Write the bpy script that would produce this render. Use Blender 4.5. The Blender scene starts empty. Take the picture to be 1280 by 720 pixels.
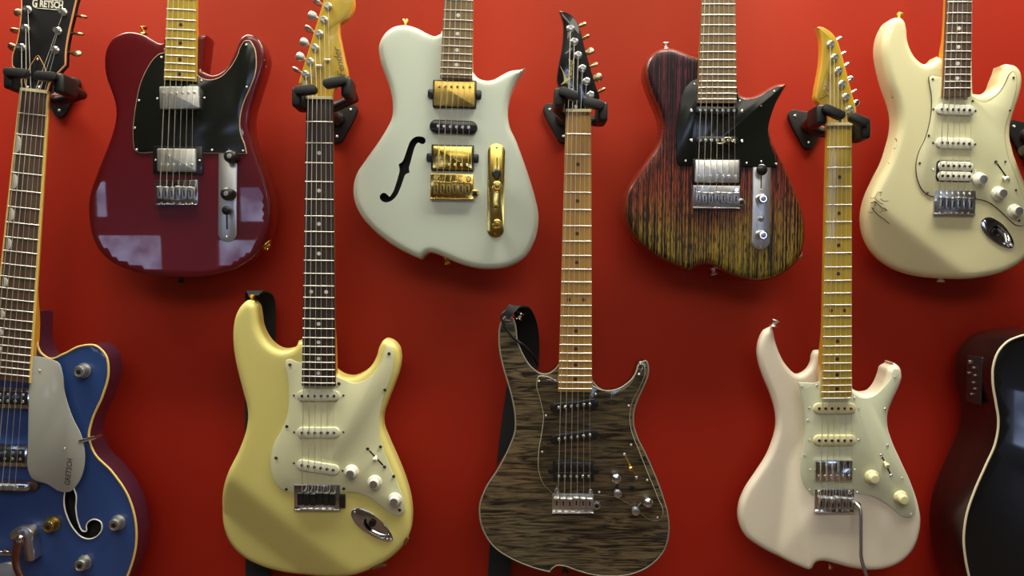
import bpy, bmesh, math, random
import numpy as np
from mathutils import Vector, Matrix
from mathutils.geometry import delaunay_2d_cdt
random.seed(4)
SC = bpy.context.scene
COL = SC.collection
PI = math.pi

# ------------------------------------------------------------------ camera, world, lights, exposure
CAM = Vector((0.0, -1.38, 1.55))
FPX = 981.0
cd = bpy.data.cameras.new('camera'); cam = bpy.data.objects.new('camera', cd); COL.objects.link(cam)
cam.location = CAM; cam.rotation_euler = (PI/2, 0, 0)
cd.sensor_width = 36; cd.lens = FPX/1280*36; cd.clip_start = 0.02
SC.camera = cam
SC.view_settings.view_transform = 'Standard'; SC.view_settings.look = 'None'
SC.view_settings.gamma = 1; SC.view_settings.use_curve_mapping = False
SC.view_settings.exposure = 0.3
w = bpy.data.worlds.new('sky'); SC.world = w; w.use_nodes = True
bg = w.node_tree.nodes['Background']; bg.inputs[0].default_value = (0.45, 0.62, 1.0, 1); bg.inputs[1].default_value = 5.5
_n = w.node_tree.nodes; _tc = _n.new('ShaderNodeTexCoord'); _no = _n.new('ShaderNodeTexNoise'); _no.inputs['Scale'].default_value = 26; _no.inputs['Detail'].default_value = 5
_rp = _n.new('ShaderNodeValToRGB'); _rp.color_ramp.elements[0].position = 0.38; _rp.color_ramp.elements[0].color = (0.14, 0.17, 0.30, 1); _rp.color_ramp.elements[1].position = 0.62; _rp.color_ramp.elements[1].color = (0.55, 0.68, 1.0, 1)
w.node_tree.links.new(_tc.outputs['Generated'], _no.inputs['Vector']); w.node_tree.links.new(_no.outputs['Fac'], _rp.inputs['Fac']); w.node_tree.links.new(_rp.outputs['Color'], bg.inputs[0])   # sky broken by buildings and trees across the street

def area(name, loc, size, energy, color, rot=(0, 0, 0), spread=PI):
    l = bpy.data.lights.new(name, 'AREA'); l.shape = 'RECTANGLE'; l.size, l.size_y = size
    l.energy = energy; l.color = color; l.spread = spread
    o = bpy.data.objects.new(name, l); COL.objects.link(o); o.location = loc; o.rotation_euler = rot
    return o
WARM = (1.0, 0.97, 0.80)
# row of ceiling fittings close to the display wall, brighter towards the right; then unseen fill lights added for the guitar fronts
area('ceiling_lamp_near_wall', (-1.0, -0.43, 2.9), (1.2, 0.25), 27, WARM)
area('ceiling_lamp_near_wall', (0.70, -0.43, 2.9), (1.2, 0.25), 33, WARM)
area('room_fill_light', (0.0, -2.4, 2.965), (2.6, 1.3), 30, (1.0, 0.95, 0.80))
area('room_fill_light', (0.0, -4.2, 2.965), (1.2, 0.3), 5, (1.0, 0.95, 0.80))

# ------------------------------------------------------------------ materials
def mat(name, color, rough=0.5, metal=0.0, coat=0.0, coat_rough=0.05, spec=0.5, emit=None):
    m = bpy.data.materials.new(name); m.use_nodes = True
    b = m.node_tree.nodes['Principled BSDF']
    b.inputs['Base Color'].default_value = (*color, 1)
    b.inputs['Roughness'].default_value = rough; b.inputs['Metallic'].default_value = metal
    b.inputs['Coat Weight'].default_value = coat; b.inputs['Coat Roughness'].default_value = coat_rough
    b.inputs['Specular IOR Level'].default_value = spec
    return m
def nodes(m): return m.node_tree.nodes, m.node_tree.links, m.node_tree.nodes['Principled BSDF']
def coords(m, scale, kind='Object'):
    N, L, b = nodes(m)
    t = N.new('ShaderNodeTexCoord'); mp = N.new('ShaderNodeMapping')
    mp.inputs['Scale'].default_value = scale; L.new(t.outputs[kind], mp.inputs['Vector'])
    return mp.outputs['Vector']
def ramp(m, fac, stops):
    N, L, b = nodes(m); r = N.new('ShaderNodeValToRGB'); L.new(fac, r.inputs['Fac'])
    e = r.color_ramp.elements
    e[0].position, e[0].color = stops[0][0], (*stops[0][1], 1)
    e[1].position, e[1].color = stops[-1][0], (*stops[-1][1], 1)
    for p, c in stops[1:-1]:
        x = e.new(p); x.color = (*c, 1)
    return r.outputs['Color']
def noise(m, vec, scale, detail=3, dist=0.0, rough=0.5):
    N, L, b = nodes(m); n = N.new('ShaderNodeTexNoise'); n.inputs['Scale'].default_value = scale
    n.inputs['Detail'].default_value = detail; n.inputs['Distortion'].default_value = dist
    n.inputs['Roughness'].default_value = rough
    L.new(vec, n.inputs['Vector']); return n.outputs['Fac']
def mix(m, fac, a, b_, mode='MIX'):
    N, L, b = nodes(m); x = N.new('ShaderNodeMix'); x.data_type = 'RGBA'; x.blend_type = mode
    if isinstance(fac, float): x.inputs[0].default_value = fac
    else: L.new(fac, x.inputs[0])
    for i, v in ((6, a), (7, b_)):
        if isinstance(v, tuple): x.inputs[i].default_value = (*v, 1)
        else: L.new(v, x.inputs[i])
    return x.outputs[2]
def wood(name, c1, c2, rough=0.4, coat=0.0, sx=60, sz=2.0):
    m = mat(name, c1, rough, coat=coat)
    N, L, b = nodes(m); v = coords(m, (sx, sx, sz))
    L.new(ramp(m, noise(m, v, 2.0, 4, 0.6), [(0.3, c1), (0.7, c2)]), b.inputs['Base Color'])
    return m

M = {}
M['wall'] = mat('red_wall_paint', (0.60, 0.020, 0.010), 0.58, spec=0.55)
M['wall'].node_tree.nodes['Principled BSDF'].inputs['Specular Tint'].default_value = (1.0, 0.76, 0.38, 1)
N, L, b = nodes(M['wall']); v = coords(M['wall'], (1, 1, 1))
L.new(ramp(M['wall'], noise(M['wall'], v, 2.5, 3), [(0.3, (0.335, 0.0065, 0.003)), (0.7, (0.355, 0.0075, 0.0035))]), b.inputs['Base Color'])
bp = N.new('ShaderNodeBump'); bp.inputs['Strength'].default_value = 0.04; bp.inputs['Distance'].default_value = 0.002
L.new(noise(M['wall'], v, 260, 2), bp.inputs['Height']); L.new(bp.outputs['Normal'], b.inputs['Normal'])
M['plaster'] = mat('room_wall_paint', (0.15, 0.135, 0.11), 0.8)
M['ceiling'] = mat('ceiling_paint', (0.40, 0.38, 0.32), 0.9)
M['floor'] = wood('floor_boards', (0.16, 0.10, 0.06), (0.10, 0.06, 0.035), 0.45, sx=3, sz=3)
M['chrome'] = mat('chrome', (0.78, 0.79, 0.80), 0.12, 1.0)
M['chrome_soft'] = mat('satin_chrome', (0.74, 0.74, 0.72), 0.28, 1.0)
M['plate_chrome'] = mat('plate_chrome', (0.90, 0.90, 0.88), 0.33, 1.0)
M['nickel'] = mat('brushed_nickel', (0.62, 0.62, 0.57), 0.38, 1.0)
M['gold'] = mat('gold_plate', (0.85, 0.62, 0.16), 0.16, 1.0)
M['gold_dark'] = mat('gold_plate_satin', (0.62, 0.43, 0.11), 0.3, 1.0)
M['bronze'] = mat('bronze_button', (0.62, 0.45, 0.26), 0.3, 1.0)
M['dark_steel'] = mat('dark_steel', (0.06, 0.06, 0.055), 0.3, 0.8)
M['steel'] = mat('steel', (0.7, 0.7, 0.68), 0.3, 1.0)
M['fret'] = mat('fret_wire', (0.86, 0.84, 0.76), 0.42, 0.75)
M['string'] = mat('guitar_string', (0.82, 0.80, 0.70), 0.45, 0.7)
M['copper'] = mat('reddish_steel', (0.52, 0.22, 0.13), 0.25, 1.0)
M['black_plastic'] = mat('black_plastic', (0.012, 0.012, 0.012), 0.25, coat=0.3)
M['black_guard'] = mat('black_pickguard', (0.010, 0.011, 0.009), 0.16)
M['cream_ply'] = mat('cream_ply', (0.62, 0.50, 0.30), 0.4)
M['rubber'] = mat('black_rubber', (0.008, 0.008, 0.008), 0.45)
M['black_metal'] = mat('black_powder_coat', (0.010, 0.010, 0.010), 0.4)
M['mint'] = mat('mint_plastic', (0.66, 0.69, 0.50), 0.32)
M['parchment'] = mat('parchment_plastic', (0.74, 0.73, 0.47), 0.32)
M['mint_edge'] = mat('white_ply_edge', (0.66, 0.68, 0.52), 0.4)
M['cream_guard'] = mat('cream_guard_plastic', (0.72, 0.70, 0.45), 0.34)
M['guard_edge_shadow'] = mat('guard_edge_shadow', (0.08, 0.07, 0.05), 0.5)  # dark edge colour stands in for the thin shadow round the pickguard
M['white_plastic'] = mat('white_plastic', (0.78, 0.77, 0.66), 0.35)
M['cover_white'] = mat('aged_white_plastic', (0.70, 0.70, 0.54), 0.35)
M['cover_cream'] = mat('cream_plastic', (0.74, 0.68, 0.40), 0.35)
M['knob_text'] = mat('knob_print', (0.25, 0.25, 0.22), 0.5)
M['silver_guard'] = mat('silver_pickguard', (0.36, 0.36, 0.32), 0.30, coat=0.3)
M['maple'] = wood('amber_maple', (0.52, 0.36, 0.035), (0.44, 0.30, 0.028), 0.3, 0.6)
M['maple_side'] = wood('amber_maple_shaft', (0.74, 0.36, 0.04), (0.66, 0.30, 0.03), 0.3, 0.6)
M['maple_light'] = wood('light_maple', (0.66, 0.44, 0.07), (0.56, 0.36, 0.05), 0.3, 0.6)
M['roasted'] = wood('roasted_maple', (0.46, 0.26, 0.06), (0.37, 0.20, 0.045), 0.4)
M['roasted_dark'] = wood('roasted_maple_board', (0.23, 0.15, 0.06), (0.17, 0.11, 0.045), 0.5)
M['rosewood'] = wood('rosewood', (0.045, 0.026, 0.018), (0.022, 0.013, 0.010), 0.5)
M['rosewood_brown'] = wood('brown_rosewood', (0.12, 0.070, 0.042), (0.06, 0.036, 0.024), 0.5)
M['pearl'] = mat('pearl_inlay', (0.75, 0.74, 0.66), 0.3)
M['inlay_dark'] = mat('dark_inlay', (0.06, 0.022, 0.012), 0.4)
M['nut'] = mat('bone_nut', (0.72, 0.62, 0.36), 0.4)
M['candy'] = mat('candy_red_paint', (0.11, 0.0006, 0.0025), 0.3, 0.0, coat=1.0, coat_rough=0.02)
M['butter'] = mat('butter_yellow_paint', (0.74, 0.66, 0.21), 0.38, coat=0.35, coat_rough=0.25)
M['white_paint'] = mat('cool_white_paint', (0.62, 0.69, 0.58), 0.36, coat=0.4, coat_rough=0.2)
M['aged_white'] = mat('aged_white_paint', (0.76, 0.71, 0.42), 0.36, coat=0.35, coat_rough=0.22)
M['shell_pink'] = mat('shell_white_paint', (0.84, 0.76, 0.62), 0.38, coat=0.35, coat_rough=0.22)
M['blue'] = mat('blue_paint', (0.027, 0.066, 0.23), 0.28, coat=1.0, coat_rough=0.06)
M['plum'] = mat('plum_side_paint', (0.050, 0.012, 0.030), 0.3, coat=0.6, coat_rough=0.1)
M['yellow_binding'] = mat('aged_yellow_binding', (0.72, 0.52, 0.16), 0.4)
M['cream_binding'] = mat('cream_binding', (0.66, 0.58, 0.42), 0.4)
M['orange_binding'] = mat('orange_binding', (0.72, 0.34, 0.14), 0.4)
M['grey_binding'] = mat('natural_edge', (0.26, 0.24, 0.18), 0.4)
M['black_gloss'] = mat('black_gloss_paint', (0.006, 0.006, 0.006), 0.2, coat=1.0, coat_rough=0.03)
M['dark_side'] = mat('dark_side_paint', (0.010, 0.003, 0.003), 0.3, coat=0.5, coat_rough=0.12)
M['black_satin'] = mat('black_satin_lacquer', (0.010, 0.010, 0.010), 0.45, spec=0.35)
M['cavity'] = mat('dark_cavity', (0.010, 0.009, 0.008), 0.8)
M['white_line'] = mat('white_inlay_line', (0.75, 0.75, 0.68), 0.4)
M['strap_black'] = mat('black_strap_webbing', (0.008, 0.008, 0.009), 0.8)
M['leather'] = mat('black_leather', (0.014, 0.012, 0.011), 0.38)
M['gold_print'] = mat('gold_print', (0.42, 0.36, 0.14), 0.4, 0.4)
M['white_print'] = mat('white_print', (0.78, 0.76, 0.62), 0.4)
M['black_print'] = mat('black_print', (0.03, 0.022, 0.012), 0.5)
M['brown_print'] = mat('faint_brown_print', (0.22, 0.13, 0.02), 0.5)
M['primer'] = mat('worn_bare_wood', (0.16, 0.06, 0.02), 0.7)
# flamed maple, stained charcoal
m = M['flame'] = mat('charcoal_flamed_maple', (0.08, 0.07, 0.05), 0.3, coat=0.8, coat_rough=0.06)
N, L, b = nodes(m)
n1 = noise(m, coords(m, (13, 1, 150)), 1.0, 4, 1.6, 0.6)
n2 = noise(m, coords(m, (6, 1, 7)), 1.0, 2)
c = mix(m, n2, (0.165, 0.100, 0.052), (0.100, 0.100, 0.066))
dark = ramp(m, n1, [(0.40, (0.10, 0.10, 0.12)), (0.48, (0.6, 0.6, 0.6)), (0.60, (1.35, 1.30, 1.15))])
L.new(mix(m, 1.0, c, dark, 'MULTIPLY'), b.inputs['Base Color'])
# open-grain burst: plum at the top, then red-orange, then olive yellow, under black grain lines
m = M['grain'] = mat('open_grain_burst', (0.1, 0.05, 0.02), 0.45, coat=0.08, coat_rough=0.2, spec=0.35)
N, L, b = nodes(m)
t = N.new('ShaderNodeTexCoord'); sp = N.new('ShaderNodeSeparateXYZ'); L.new(t.outputs['Object'], sp.inputs[0])
mr = N.new('ShaderNodeMapRange'); mr.inputs[1].default_value = -0.17; mr.inputs[2].default_value = 0.26
L.new(sp.outputs['Z'], mr.inputs[0])
wob = N.new('ShaderNodeMath'); wob.operation = 'MULTIPLY_ADD'; wob.inputs[1].default_value = 0.34
L.new(noise(m, coords(m, (9, 1, 5)), 1.0, 2), wob.inputs[0]); L.new(mr.outputs[0], wob.inputs[2])
grad = ramp(m, wob.outputs[0], [(0.18, (0.25, 0.19, 0.022)), (0.42, (0.26, 0.16, 0.022)), (0.57, (0.26, 0.050, 0.016)), (0.74, (0.13, 0.010, 0.010)), (0.98, (0.08, 0.010, 0.022))])
g1 = noise(m, coords(m, (420, 1, 3.0)), 1.0, 3, 0.2, 0.6)
g2 = noise(m, coords(m, (900, 1, 60)), 1.0, 2)
lines = ramp(m, g1, [(0.475, (0.02, 0.018, 0.016)), (0.525, (1.25, 1.25, 1.25))])
spk = ramp(m, g2, [(0.40, (0.12, 0.12, 0.12)), (0.52, (1, 1, 1))])
L.new(mix(m, 1.0, mix(m, 1.0, grad, lines, 'MULTIPLY'), spk, 'MULTIPLY'), b.inputs['Base Color'])
M['red_side'] = mat('red_brown_side_stain', (0.20, 0.022, 0.010), 0.35, coat=0.4, coat_rough=0.15)
# clear plastic
m = bpy.data.materials.new('clear_acrylic'); m.use_nodes = True; N = m.node_tree.nodes; L = m.node_tree.links; N.clear()
out = N.new('ShaderNodeOutputMaterial'); mx = N.new('ShaderNodeMixShader'); tr = N.new('ShaderNodeBsdfTransparent'); gl = N.new('ShaderNodeBsdfGlossy')
gl.inputs['Roughness'].default_value = 0.08; tr.inputs[0].default_value = (0.985, 0.99, 0.98, 1)
fr = N.new('ShaderNodeFresnel'); fr.inputs[0].default_value = 1.6
gm_ = N.new('ShaderNodeNewGeometry'); inv = N.new('ShaderNodeMath'); inv.operation = 'SUBTRACT'; inv.inputs[0].default_value = 1.0; L.new(gm_.outputs['Backfacing'], inv.inputs[1])
ml_ = N.new('ShaderNodeMath'); ml_.operation = 'MULTIPLY'; L.new(fr.outputs[0], ml_.inputs[0]); L.new(inv.outputs[0], ml_.inputs[1]); L.new(ml_.outputs[0], mx.inputs[0]); L.new(tr.outputs[0], mx.inputs[1]); L.new(gl.outputs[0], mx.inputs[2]); L.new(mx.outputs[0], out.inputs[0])
M['clear'] = m
M['clear_edge'] = mat('clear_acrylic_edge', (0.42, 0.41, 0.28), 0.2)

# ------------------------------------------------------------------ mesh helpers
def link(name, me, material, parent=None, loc=None, rot=None):
    o = bpy.data.objects.new(name, me); COL.objects.link(o)
    if material is not None and len(me.materials) == 0:
        for x in (material if isinstance(material, (list, tuple)) else [material]): me.materials.append(x)
    if parent is not None: o.parent = parent
    if loc is not None: o.location = loc
    if rot is not None: o.rotation_euler = rot
    return o
def mesh(name, verts, faces, sharp=35, slots=None, smooth=True):
    me = bpy.data.meshes.new(name); me.from_pydata([tuple(v) for v in verts], [], faces); me.update()
    if slots is not None: me.polygons.foreach_set('material_index', slots)
    if smooth:
        me.polygons.foreach_set('use_smooth', [True]*len(me.polygons))
        if sharp: me.set_sharp_from_angle(angle=math.radians(sharp))
    return me
def tag(o, label, cat, group=None):
    o['label'] = label; o['category'] = cat
    if group: o['group'] = group
    return o
def empty(name, loc, rot=(0, 0, 0)):
    o = bpy.data.objects.new(name, None); COL.objects.link(o); o.location = loc; o.rotation_euler = rot
    o.empty_display_size = 0.05; return o

def spline(pts, step=0.004, closed=True):
    """smooth curve through points; a third value 1 marks a corner."""
    P = [np.array(p[:2], float) for p in pts]; C = [len(p) > 2 and p[2] == 1 for p in pts]; n = len(P)
    out = []
    segs = n if closed else n-1
    def tang(i, side):
        if C[i] or (not closed and i in (0, n-1)):
            a, c = (P[i], P[(i+1) % n]) if side > 0 else (P[i-1], P[i])
            d = c-a; return d/(np.linalg.norm(d)+1e-9)
        a, q, c = P[i-1], P[i], P[(i+1) % n]
        d1, d2 = np.linalg.norm(q-a)+1e-9, np.linalg.norm(c-q)+1e-9
        t = ((q-a)/d1*d2+(c-q)/d2*d1)/(d1+d2)
        return t
    for i in range(segs):
        j = (i+1) % n; p, q = P[i], P[j]; d = np.linalg.norm(q-p)
        if d < 1e-9: continue
        t0, t1 = tang(i, 1)*d, tang(j, -1)*d
        k = max(1, int(round(d/step)))
        for s in range(k):
            u = s/k; u2, u3 = u*u, u*u*u
            out.append((2*u3-3*u2+1)*p+(u3-2*u2+u)*t0+(-2*u3+3*u2)*q+(u3-u2)*t1)
    if not closed: out.append(P[-1])
    return np.array(out)
def area2(p): x, y = p[:, 0], p[:, 1]; return 0.5*np.sum(x*np.roll(y, -1)-np.roll(x, -1)*y)
def ccw(p): return p if area2(p) > 0 else p[::-1].copy()
def normals(p):
    d = np.roll(p, -1, 0)-np.roll(p, 1, 0); d /= (np.linalg.norm(d, axis=1)[:, None]+1e-12)
    return np.stack([d[:, 1], -d[:, 0]], 1)       # outward for ccw
def dist_to(poly, q):
    a = poly; b_ = np.roll(poly, -1, 0); ab = b_-a; L2 = (ab**2).sum(1)+1e-15
    best = np.full(len(q), 1e9)
    for s in range(0, len(q), 2000):
        qq = q[s:s+2000]
        t = np.clip(((qq[:, None, :]-a[None])*ab[None]).sum(2)/L2[None], 0, 1)
        d = np.linalg.norm(qq[:, None, :]-(a[None]+t[..., None]*ab[None]), axis=2).min(1)
        best[s:s+2000] = d
    return best
def inside(poly, q):
    x, y = q[:, 0], q[:, 1]; r = np.zeros(len(q), bool); n = len(poly)
    for i in range(n):
        x0, y0 = poly[i-1]; x1, y1 = poly[i]
        if abs(y1-y0) < 1e-12: continue
        c = ((y0 > y) != (y1 > y)) & (x < (x1-x0)*(y-y0)/(y1-y0)+x0)
        r ^= c
    return r
def carved(name, outline, depth, r, rb, mats, parent, holes=(), contour=None, grid=0.007, side_slot=0, side_from=2.0):
    """solid with a rounded front and back rim. front plane is y=0, back y=depth. contour(x,z)->extra depth."""
    P = ccw(outline); n = len(P); nr = normals(P)
    fx = lambda e, rr: 0.0 if e >= rr else rr-math.sqrt(max(0, rr*rr-(rr-e)**2))
    hs = [ccw(h) for h in holes]
    def layer(rr, use_holes):
        pts = [P]; K = 6 if rr > 0.004 else 3
        for k in range(1, K+1):
            e = rr*(1-math.cos(k/K*PI/2)) if k < K else rr*1.02
            q = P-nr*e; d = dist_to(P, q)
            ok = (d > e*0.95) & inside(P, q); pts.append(q[ok][::(1 if k < K else 1)])
        mn, mxx = P.min(0), P.max(0)
        gx, gz = np.meshgrid(np.arange(mn[0], mxx[0], grid), np.arange(mn[1], mxx[1], grid)); g = np.stack([gx.ravel(), gz.ravel()], 1)
        g[:, 0] += (np.round((g[:, 1]-mn[1])/grid) % 2)*grid*0.5
        g = g[inside(P, g)]; g = g[dist_to(P, g) > rr+grid*0.6]
        if use_holes:
            for h in hs: g = g[~inside(h, g)]; g = g[dist_to(h, g) > grid*0.5]
        pts.append(g); edges = [(i, (i+1) % n) for i in range(n)]
        allp = np.concatenate(pts); 
        if use_holes:
            for h in hs:
                s = len(allp); edges += [(s+i, s+(i+1) % len(h)) for i in range(len(h))]; allp = np.concatenate([allp, h])
        v, e_, f, ov, _, _ = delaunay_2d_cdt([Vector(p) for p in allp.tolist()], edges, [], 0, 1e-7)
        v = np.array([tuple(x) for x in v]); f = [tuple(x) for x in f]
        cen = np.array([v[list(t)].mean(0) for t in f])
        ok = inside(P, cen)
        if use_holes:
            for h in hs: ok &= ~inside(h, cen)
        f = [t for t, k in zip(f, ok) if k]
        idx = {}                                    # outline vertices in the output
        for i, src in enumerate(ov):
            for s in src:
                if s < n: idx[s] = i
        return v, f, [idx[i] for i in range(n)]
    v, f, ring = layer(r, True)
    dd = dist_to(P, v); dep = np.array([fx(x, r) for x in dd])
    if contour is not None: dep = dep+contour(v[:, 0], v[:, 1])
    verts = [(x, y, z) for (x, z), y in zip(v, dep)]
    faces = [(a, b_, c) for a, b_, c in f]          # ccw in x,z -> normal -y
    slots = [0]*len(faces)
    if side_from < 1.0:
        for i, t in enumerate(f):
            if dd[list(t)].mean() < r*side_from: slots[i] = side_slot
    rf = ring
    v2, f2, ring2 = layer(rb, False)
    d2 = dist_to(P, v2); off = len(verts)
    verts += [(x, depth-fx(e, rb), z) for (x, z), e in zip(v2, d2)]
    faces += [(off+a, off+c, off+b_) for a, b_, c in f2]; slots += [side_slot]*len(f2)
    prev = rf; steps = 3
    for k in range(1, steps+1):
        if k < steps:
            cur = []
            for i in range(n):
                a = verts[rf[i]]; b_ = verts[off+ring2[i]]; u = k/steps
                cur.append(len(verts)); verts.append((a[0], a[1]*(1-u)+b_[1]*u, a[2]))
        else: cur = [off+i for i in ring2]
        for i in range(n):
            j = (i+1) % n; faces.append((prev[i], cur[i], cur[j], prev[j])); slots.append(side_slot)
        prev = cur
    me = mesh(name, verts, faces, 50, slots)
    return link(name, me, mats, parent)
def cup(name, outline, depth, mats, parent, h=0.0):
    P = ccw(outline); n = len(P); verts = [(x, -h, z) for x, z in P]+[(x, depth, z) for x, z in P]
    faces = [tuple(range(n, 2*n))]+[(i, (i+1) % n, n+(i+1) % n, n+i) for i in range(n)]
    return link(name, mesh(name, verts, faces, 35), mats, parent)
def plate_mesh(name, outline, top, bot, r=0.0005, edge_slot=0, dx=0, dz=0):
    """bevelled slab: heights above the body's front (y=-h)."""
    P = ccw(np.asarray(outline, float)); n = len(P); nr = normals(P); q = P-nr*r; q2 = P-nr*r*0.3
    rings = [(P, bot), (P, top-r), (q2, top-r*0.3), (q, top)]
    verts = []; faces = []; slots = []
    for p, h in rings: verts += [(x+dx, -h, z+dz) for x, z in p]
    for k in range(3):
        for i in range(n):
            j = (i+1) % n; faces.append((k*n+i, k*n+j, (k+1)*n+j, (k+1)*n+i)); slots.append(edge_slot)
    faces = [(a, d, c, b_) for a, b_, c, d in faces]
    faces = [tuple(reversed(f)) for f in faces]
    faces.append(tuple(3*n+i for i in range(n))); slots.append(0)
    faces.append(tuple(reversed(range(n)))); slots.append(0)
    return mesh(name, verts, faces, 40, slots)
def plate(name, outline, top, bot, r, mats, parent, edge_slot=0):
    return link(name, plate_mesh(name, outline, top, bot, r, edge_slot), mats, parent)
def rrect(w_, h_, r, k=5):
    out = []
    for cx, cz, a0 in ((w_/2-r, h_/2-r, 0), (-w_/2+r, h_/2-r, 90), (-w_/2+r, -h_/2+r, 180), (w_/2-r, -h_/2+r, 270)):
        for i in range(k+1):
            a = math.radians(a0+90*i/k); out.append((cx+r*math.cos(a), cz+r*math.sin(a)))
    return np.array(out)
def ellipse(a, b_, n=40): return np.array([(a*math.cos(t), b_*math.sin(t)) for t in np.linspace(0, 2*PI, n, endpoint=False)])
def rot2(p, deg): a = math.radians(deg); c, s = math.cos(a), math.sin(a); return np.asarray(p) @ np.array([[c, s], [-s, c]])
def lathe_mesh(name, prof, n=24, ax='y', slots=None):
    """profile (radius, height); axis along -y (towards the viewer)."""
    verts = []; faces = []; sl = []
    for r, h in prof:
        for i in range(n):
            a = 2*PI*i/n; verts.append((r*math.cos(a), -h, r*math.sin(a)))
    for k in range(len(prof)-1):
        for i in range(n):
            j = (i+1) % n; faces.append((k*n+i, k*n+j, (k+1)*n+j, (k+1)*n+i)); sl.append(slots[k] if slots else 0)
    faces.append(tuple((len(prof)-1)*n+i for i in range(n))); sl.append(slots[-1] if slots else 0)
    return mesh(name, verts, faces, 40, sl)
def tube_mesh(name, pts, r, n=8, closed=False, cap=True, flat=1.0):
    P = [Vector(p) for p in pts]; m_ = len(P); verts = []; faces = []
    rr = r if hasattr(r, '__len__') else [r]*m_
    up = None
    for i in range(m_):
        a = P[i-1] if (i > 0 or closed) else P[i]; c = P[(i+1) % m_] if (i < m_-1 or closed) else P[i]
        t = (c-a).normalized()
        if up is None:
            up = Vector((0, 1, 0)) if abs(t.y) < 0.9 else Vector((1, 0, 0))
        u = (up-t*up.dot(t)).normalized(); v_ = t.cross(u); up = u
        for k in range(n):
            an = 2*PI*k/n; verts.append(P[i]+u*(rr[i]*math.cos(an)*flat)+v_*(rr[i]*math.sin(an)))
    segs = m_ if closed else m_-1
    for i in range(segs):
        for k in range(n):
            a = i*n+k; b_ = i*n+(k+1) % n; c = ((i+1) % m_)*n+(k+1) % n; d = ((i+1) % m_)*n+k
            faces.append((a, b_, c, d))
    if cap and not closed: faces += [tuple(reversed(range(n))), tuple((m_-1)*n+k for k in range(n))]
    return mesh(name, verts, faces, 50)
def tube(name, pts, r, material, parent, **k): return link(name, tube_mesh(name, pts, r, **k), material, parent)
def loft(name, rings, material, parent, sharp=40):
    n = len(rings[0]); verts = [v_ for rg in rings for v_ in rg]; faces = []
    for k in range(len(rings)-1):
        for i in range(n):
            j = (i+1) % n; faces.append((k*n+i, k*n+j, (k+1)*n+j, (k+1)*n+i))
    faces += [tuple(reversed(range(n))), tuple((len(rings)-1)*n+i for i in range(n))]
    me = mesh(name, verts, faces, None); bm = bmesh.new(); bm.from_mesh(me); bmesh.ops.recalc_face_normals(bm, faces=bm.faces); bm.to_mesh(me); bm.free()
    me.polygons.foreach_set('use_smooth', [True]*len(me.polygons)); me.set_sharp_from_angle(angle=math.radians(sharp))
    return link(name, me, material, parent)
def box_mesh(name, cx, cy, cz, sx, sy, sz, bev=0.0):
    bm = bmesh.new(); bmesh.ops.create_cube(bm, size=1.0)
    for v_ in bm.verts: v_.co = Vector((cx+v_.co.x*sx, cy+v_.co.y*sy, cz+v_.co.z*sz))
    if bev: bmesh.ops.bevel(bm, geom=bm.edges[:], offset=bev, segments=3, affect='EDGES', profile=0.5)
    me = bpy.data.meshes.new(name); bm.to_mesh(me); bm.free()
    if bev:
        me.polygons.foreach_set('use_smooth', [True]*len(me.polygons)); me.set_sharp_from_angle(angle=math.radians(50))
    return me
def join_meshes(name, parts):
    """parts: (mesh, matrix, slot) -> one mesh"""
    bm = bmesh.new()
    for me, mx_, sl in parts:
        t = me.copy(); t.transform(mx_)
        s = len(bm.faces); bm.from_mesh(t); bm.faces.ensure_lookup_table()
        for f in bm.faces[s:]: f.material_index = sl
        bpy.data.meshes.remove(t)
    me = bpy.data.meshes.new(name); bm.to_mesh(me); bm.free(); return me
def text(name, s, size, material, parent, x, z, h, angle=0.0, sx=1.0, shear=0.0, bold=0.0, spacing=1.0):
    cu = bpy.data.curves.new(name, 'FONT'); cu.body = s; cu.size = size; cu.align_x = 'CENTER'; cu.align_y = 'CENTER'
    cu.shear = shear; cu.offset = bold; cu.extrude = 0.00012; cu.resolution_u = 3; cu.space_character = spacing
    to = bpy.data.objects.new(name+'_tmp', cu); COL.objects.link(to)
    dg = bpy.context.evaluated_depsgraph_get(); me = bpy.data.meshes.new_from_object(to.evaluated_get(dg))
    bpy.data.objects.remove(to)
    a = math.radians(angle)
    for v_ in me.vertices:
        p, q = v_.co.x*sx, v_.co.y
        v_.co = Vector((x+p*math.cos(a)-q*math.sin(a), -h-v_.co.z, z+p*math.sin(a)+q*math.cos(a)))
    me.materials.clear(); me.name = name
    return link(name, me, material, parent)

# shared small meshes
SCREW = lathe_mesh('screw', [(0.0027, 0), (0.0027, 0.0004), (0.0022, 0.0011), (0.0012, 0.0014), (0.0006, 0.0009)], 12)
SCREW_S = lathe_mesh('screw', [(0.0019, 0), (0.0019, 0.0004), (0.0015, 0.0009), (0.0009, 0.0011), (0.0004, 0.0006)], 12)
SCREW_D, SCREW_SD, SCREW_G, SCREW_SG = SCREW.copy(), SCREW_S.copy(), SCREW.copy(), SCREW_S.copy()
for a_, b_ in ((SCREW, 'steel'), (SCREW_S, 'steel'), (SCREW_D, 'dark_steel'), (SCREW_SD, 'dark_steel'), (SCREW_G, 'gold'), (SCREW_SG, 'gold')): a_.materials.append(M[b_])
POLE = lathe_mesh('pole_piece', [(0.0024, 0), (0.0024, 0.0008), (0.0020, 0.0012)], 14)
POLE_C = POLE.copy(); POLE_G = POLE.copy(); POLE_N = POLE.copy()
for a_, b_ in ((POLE, 'dark_steel'), (POLE_C, 'steel'), (POLE_G, 'gold'), (POLE_N, 'nickel')): a_.materials.append(M[b_])
DOT = lathe_mesh('position_dot', [(0.0031, 0), (0.0031, 0.0002)], 18)
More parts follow.
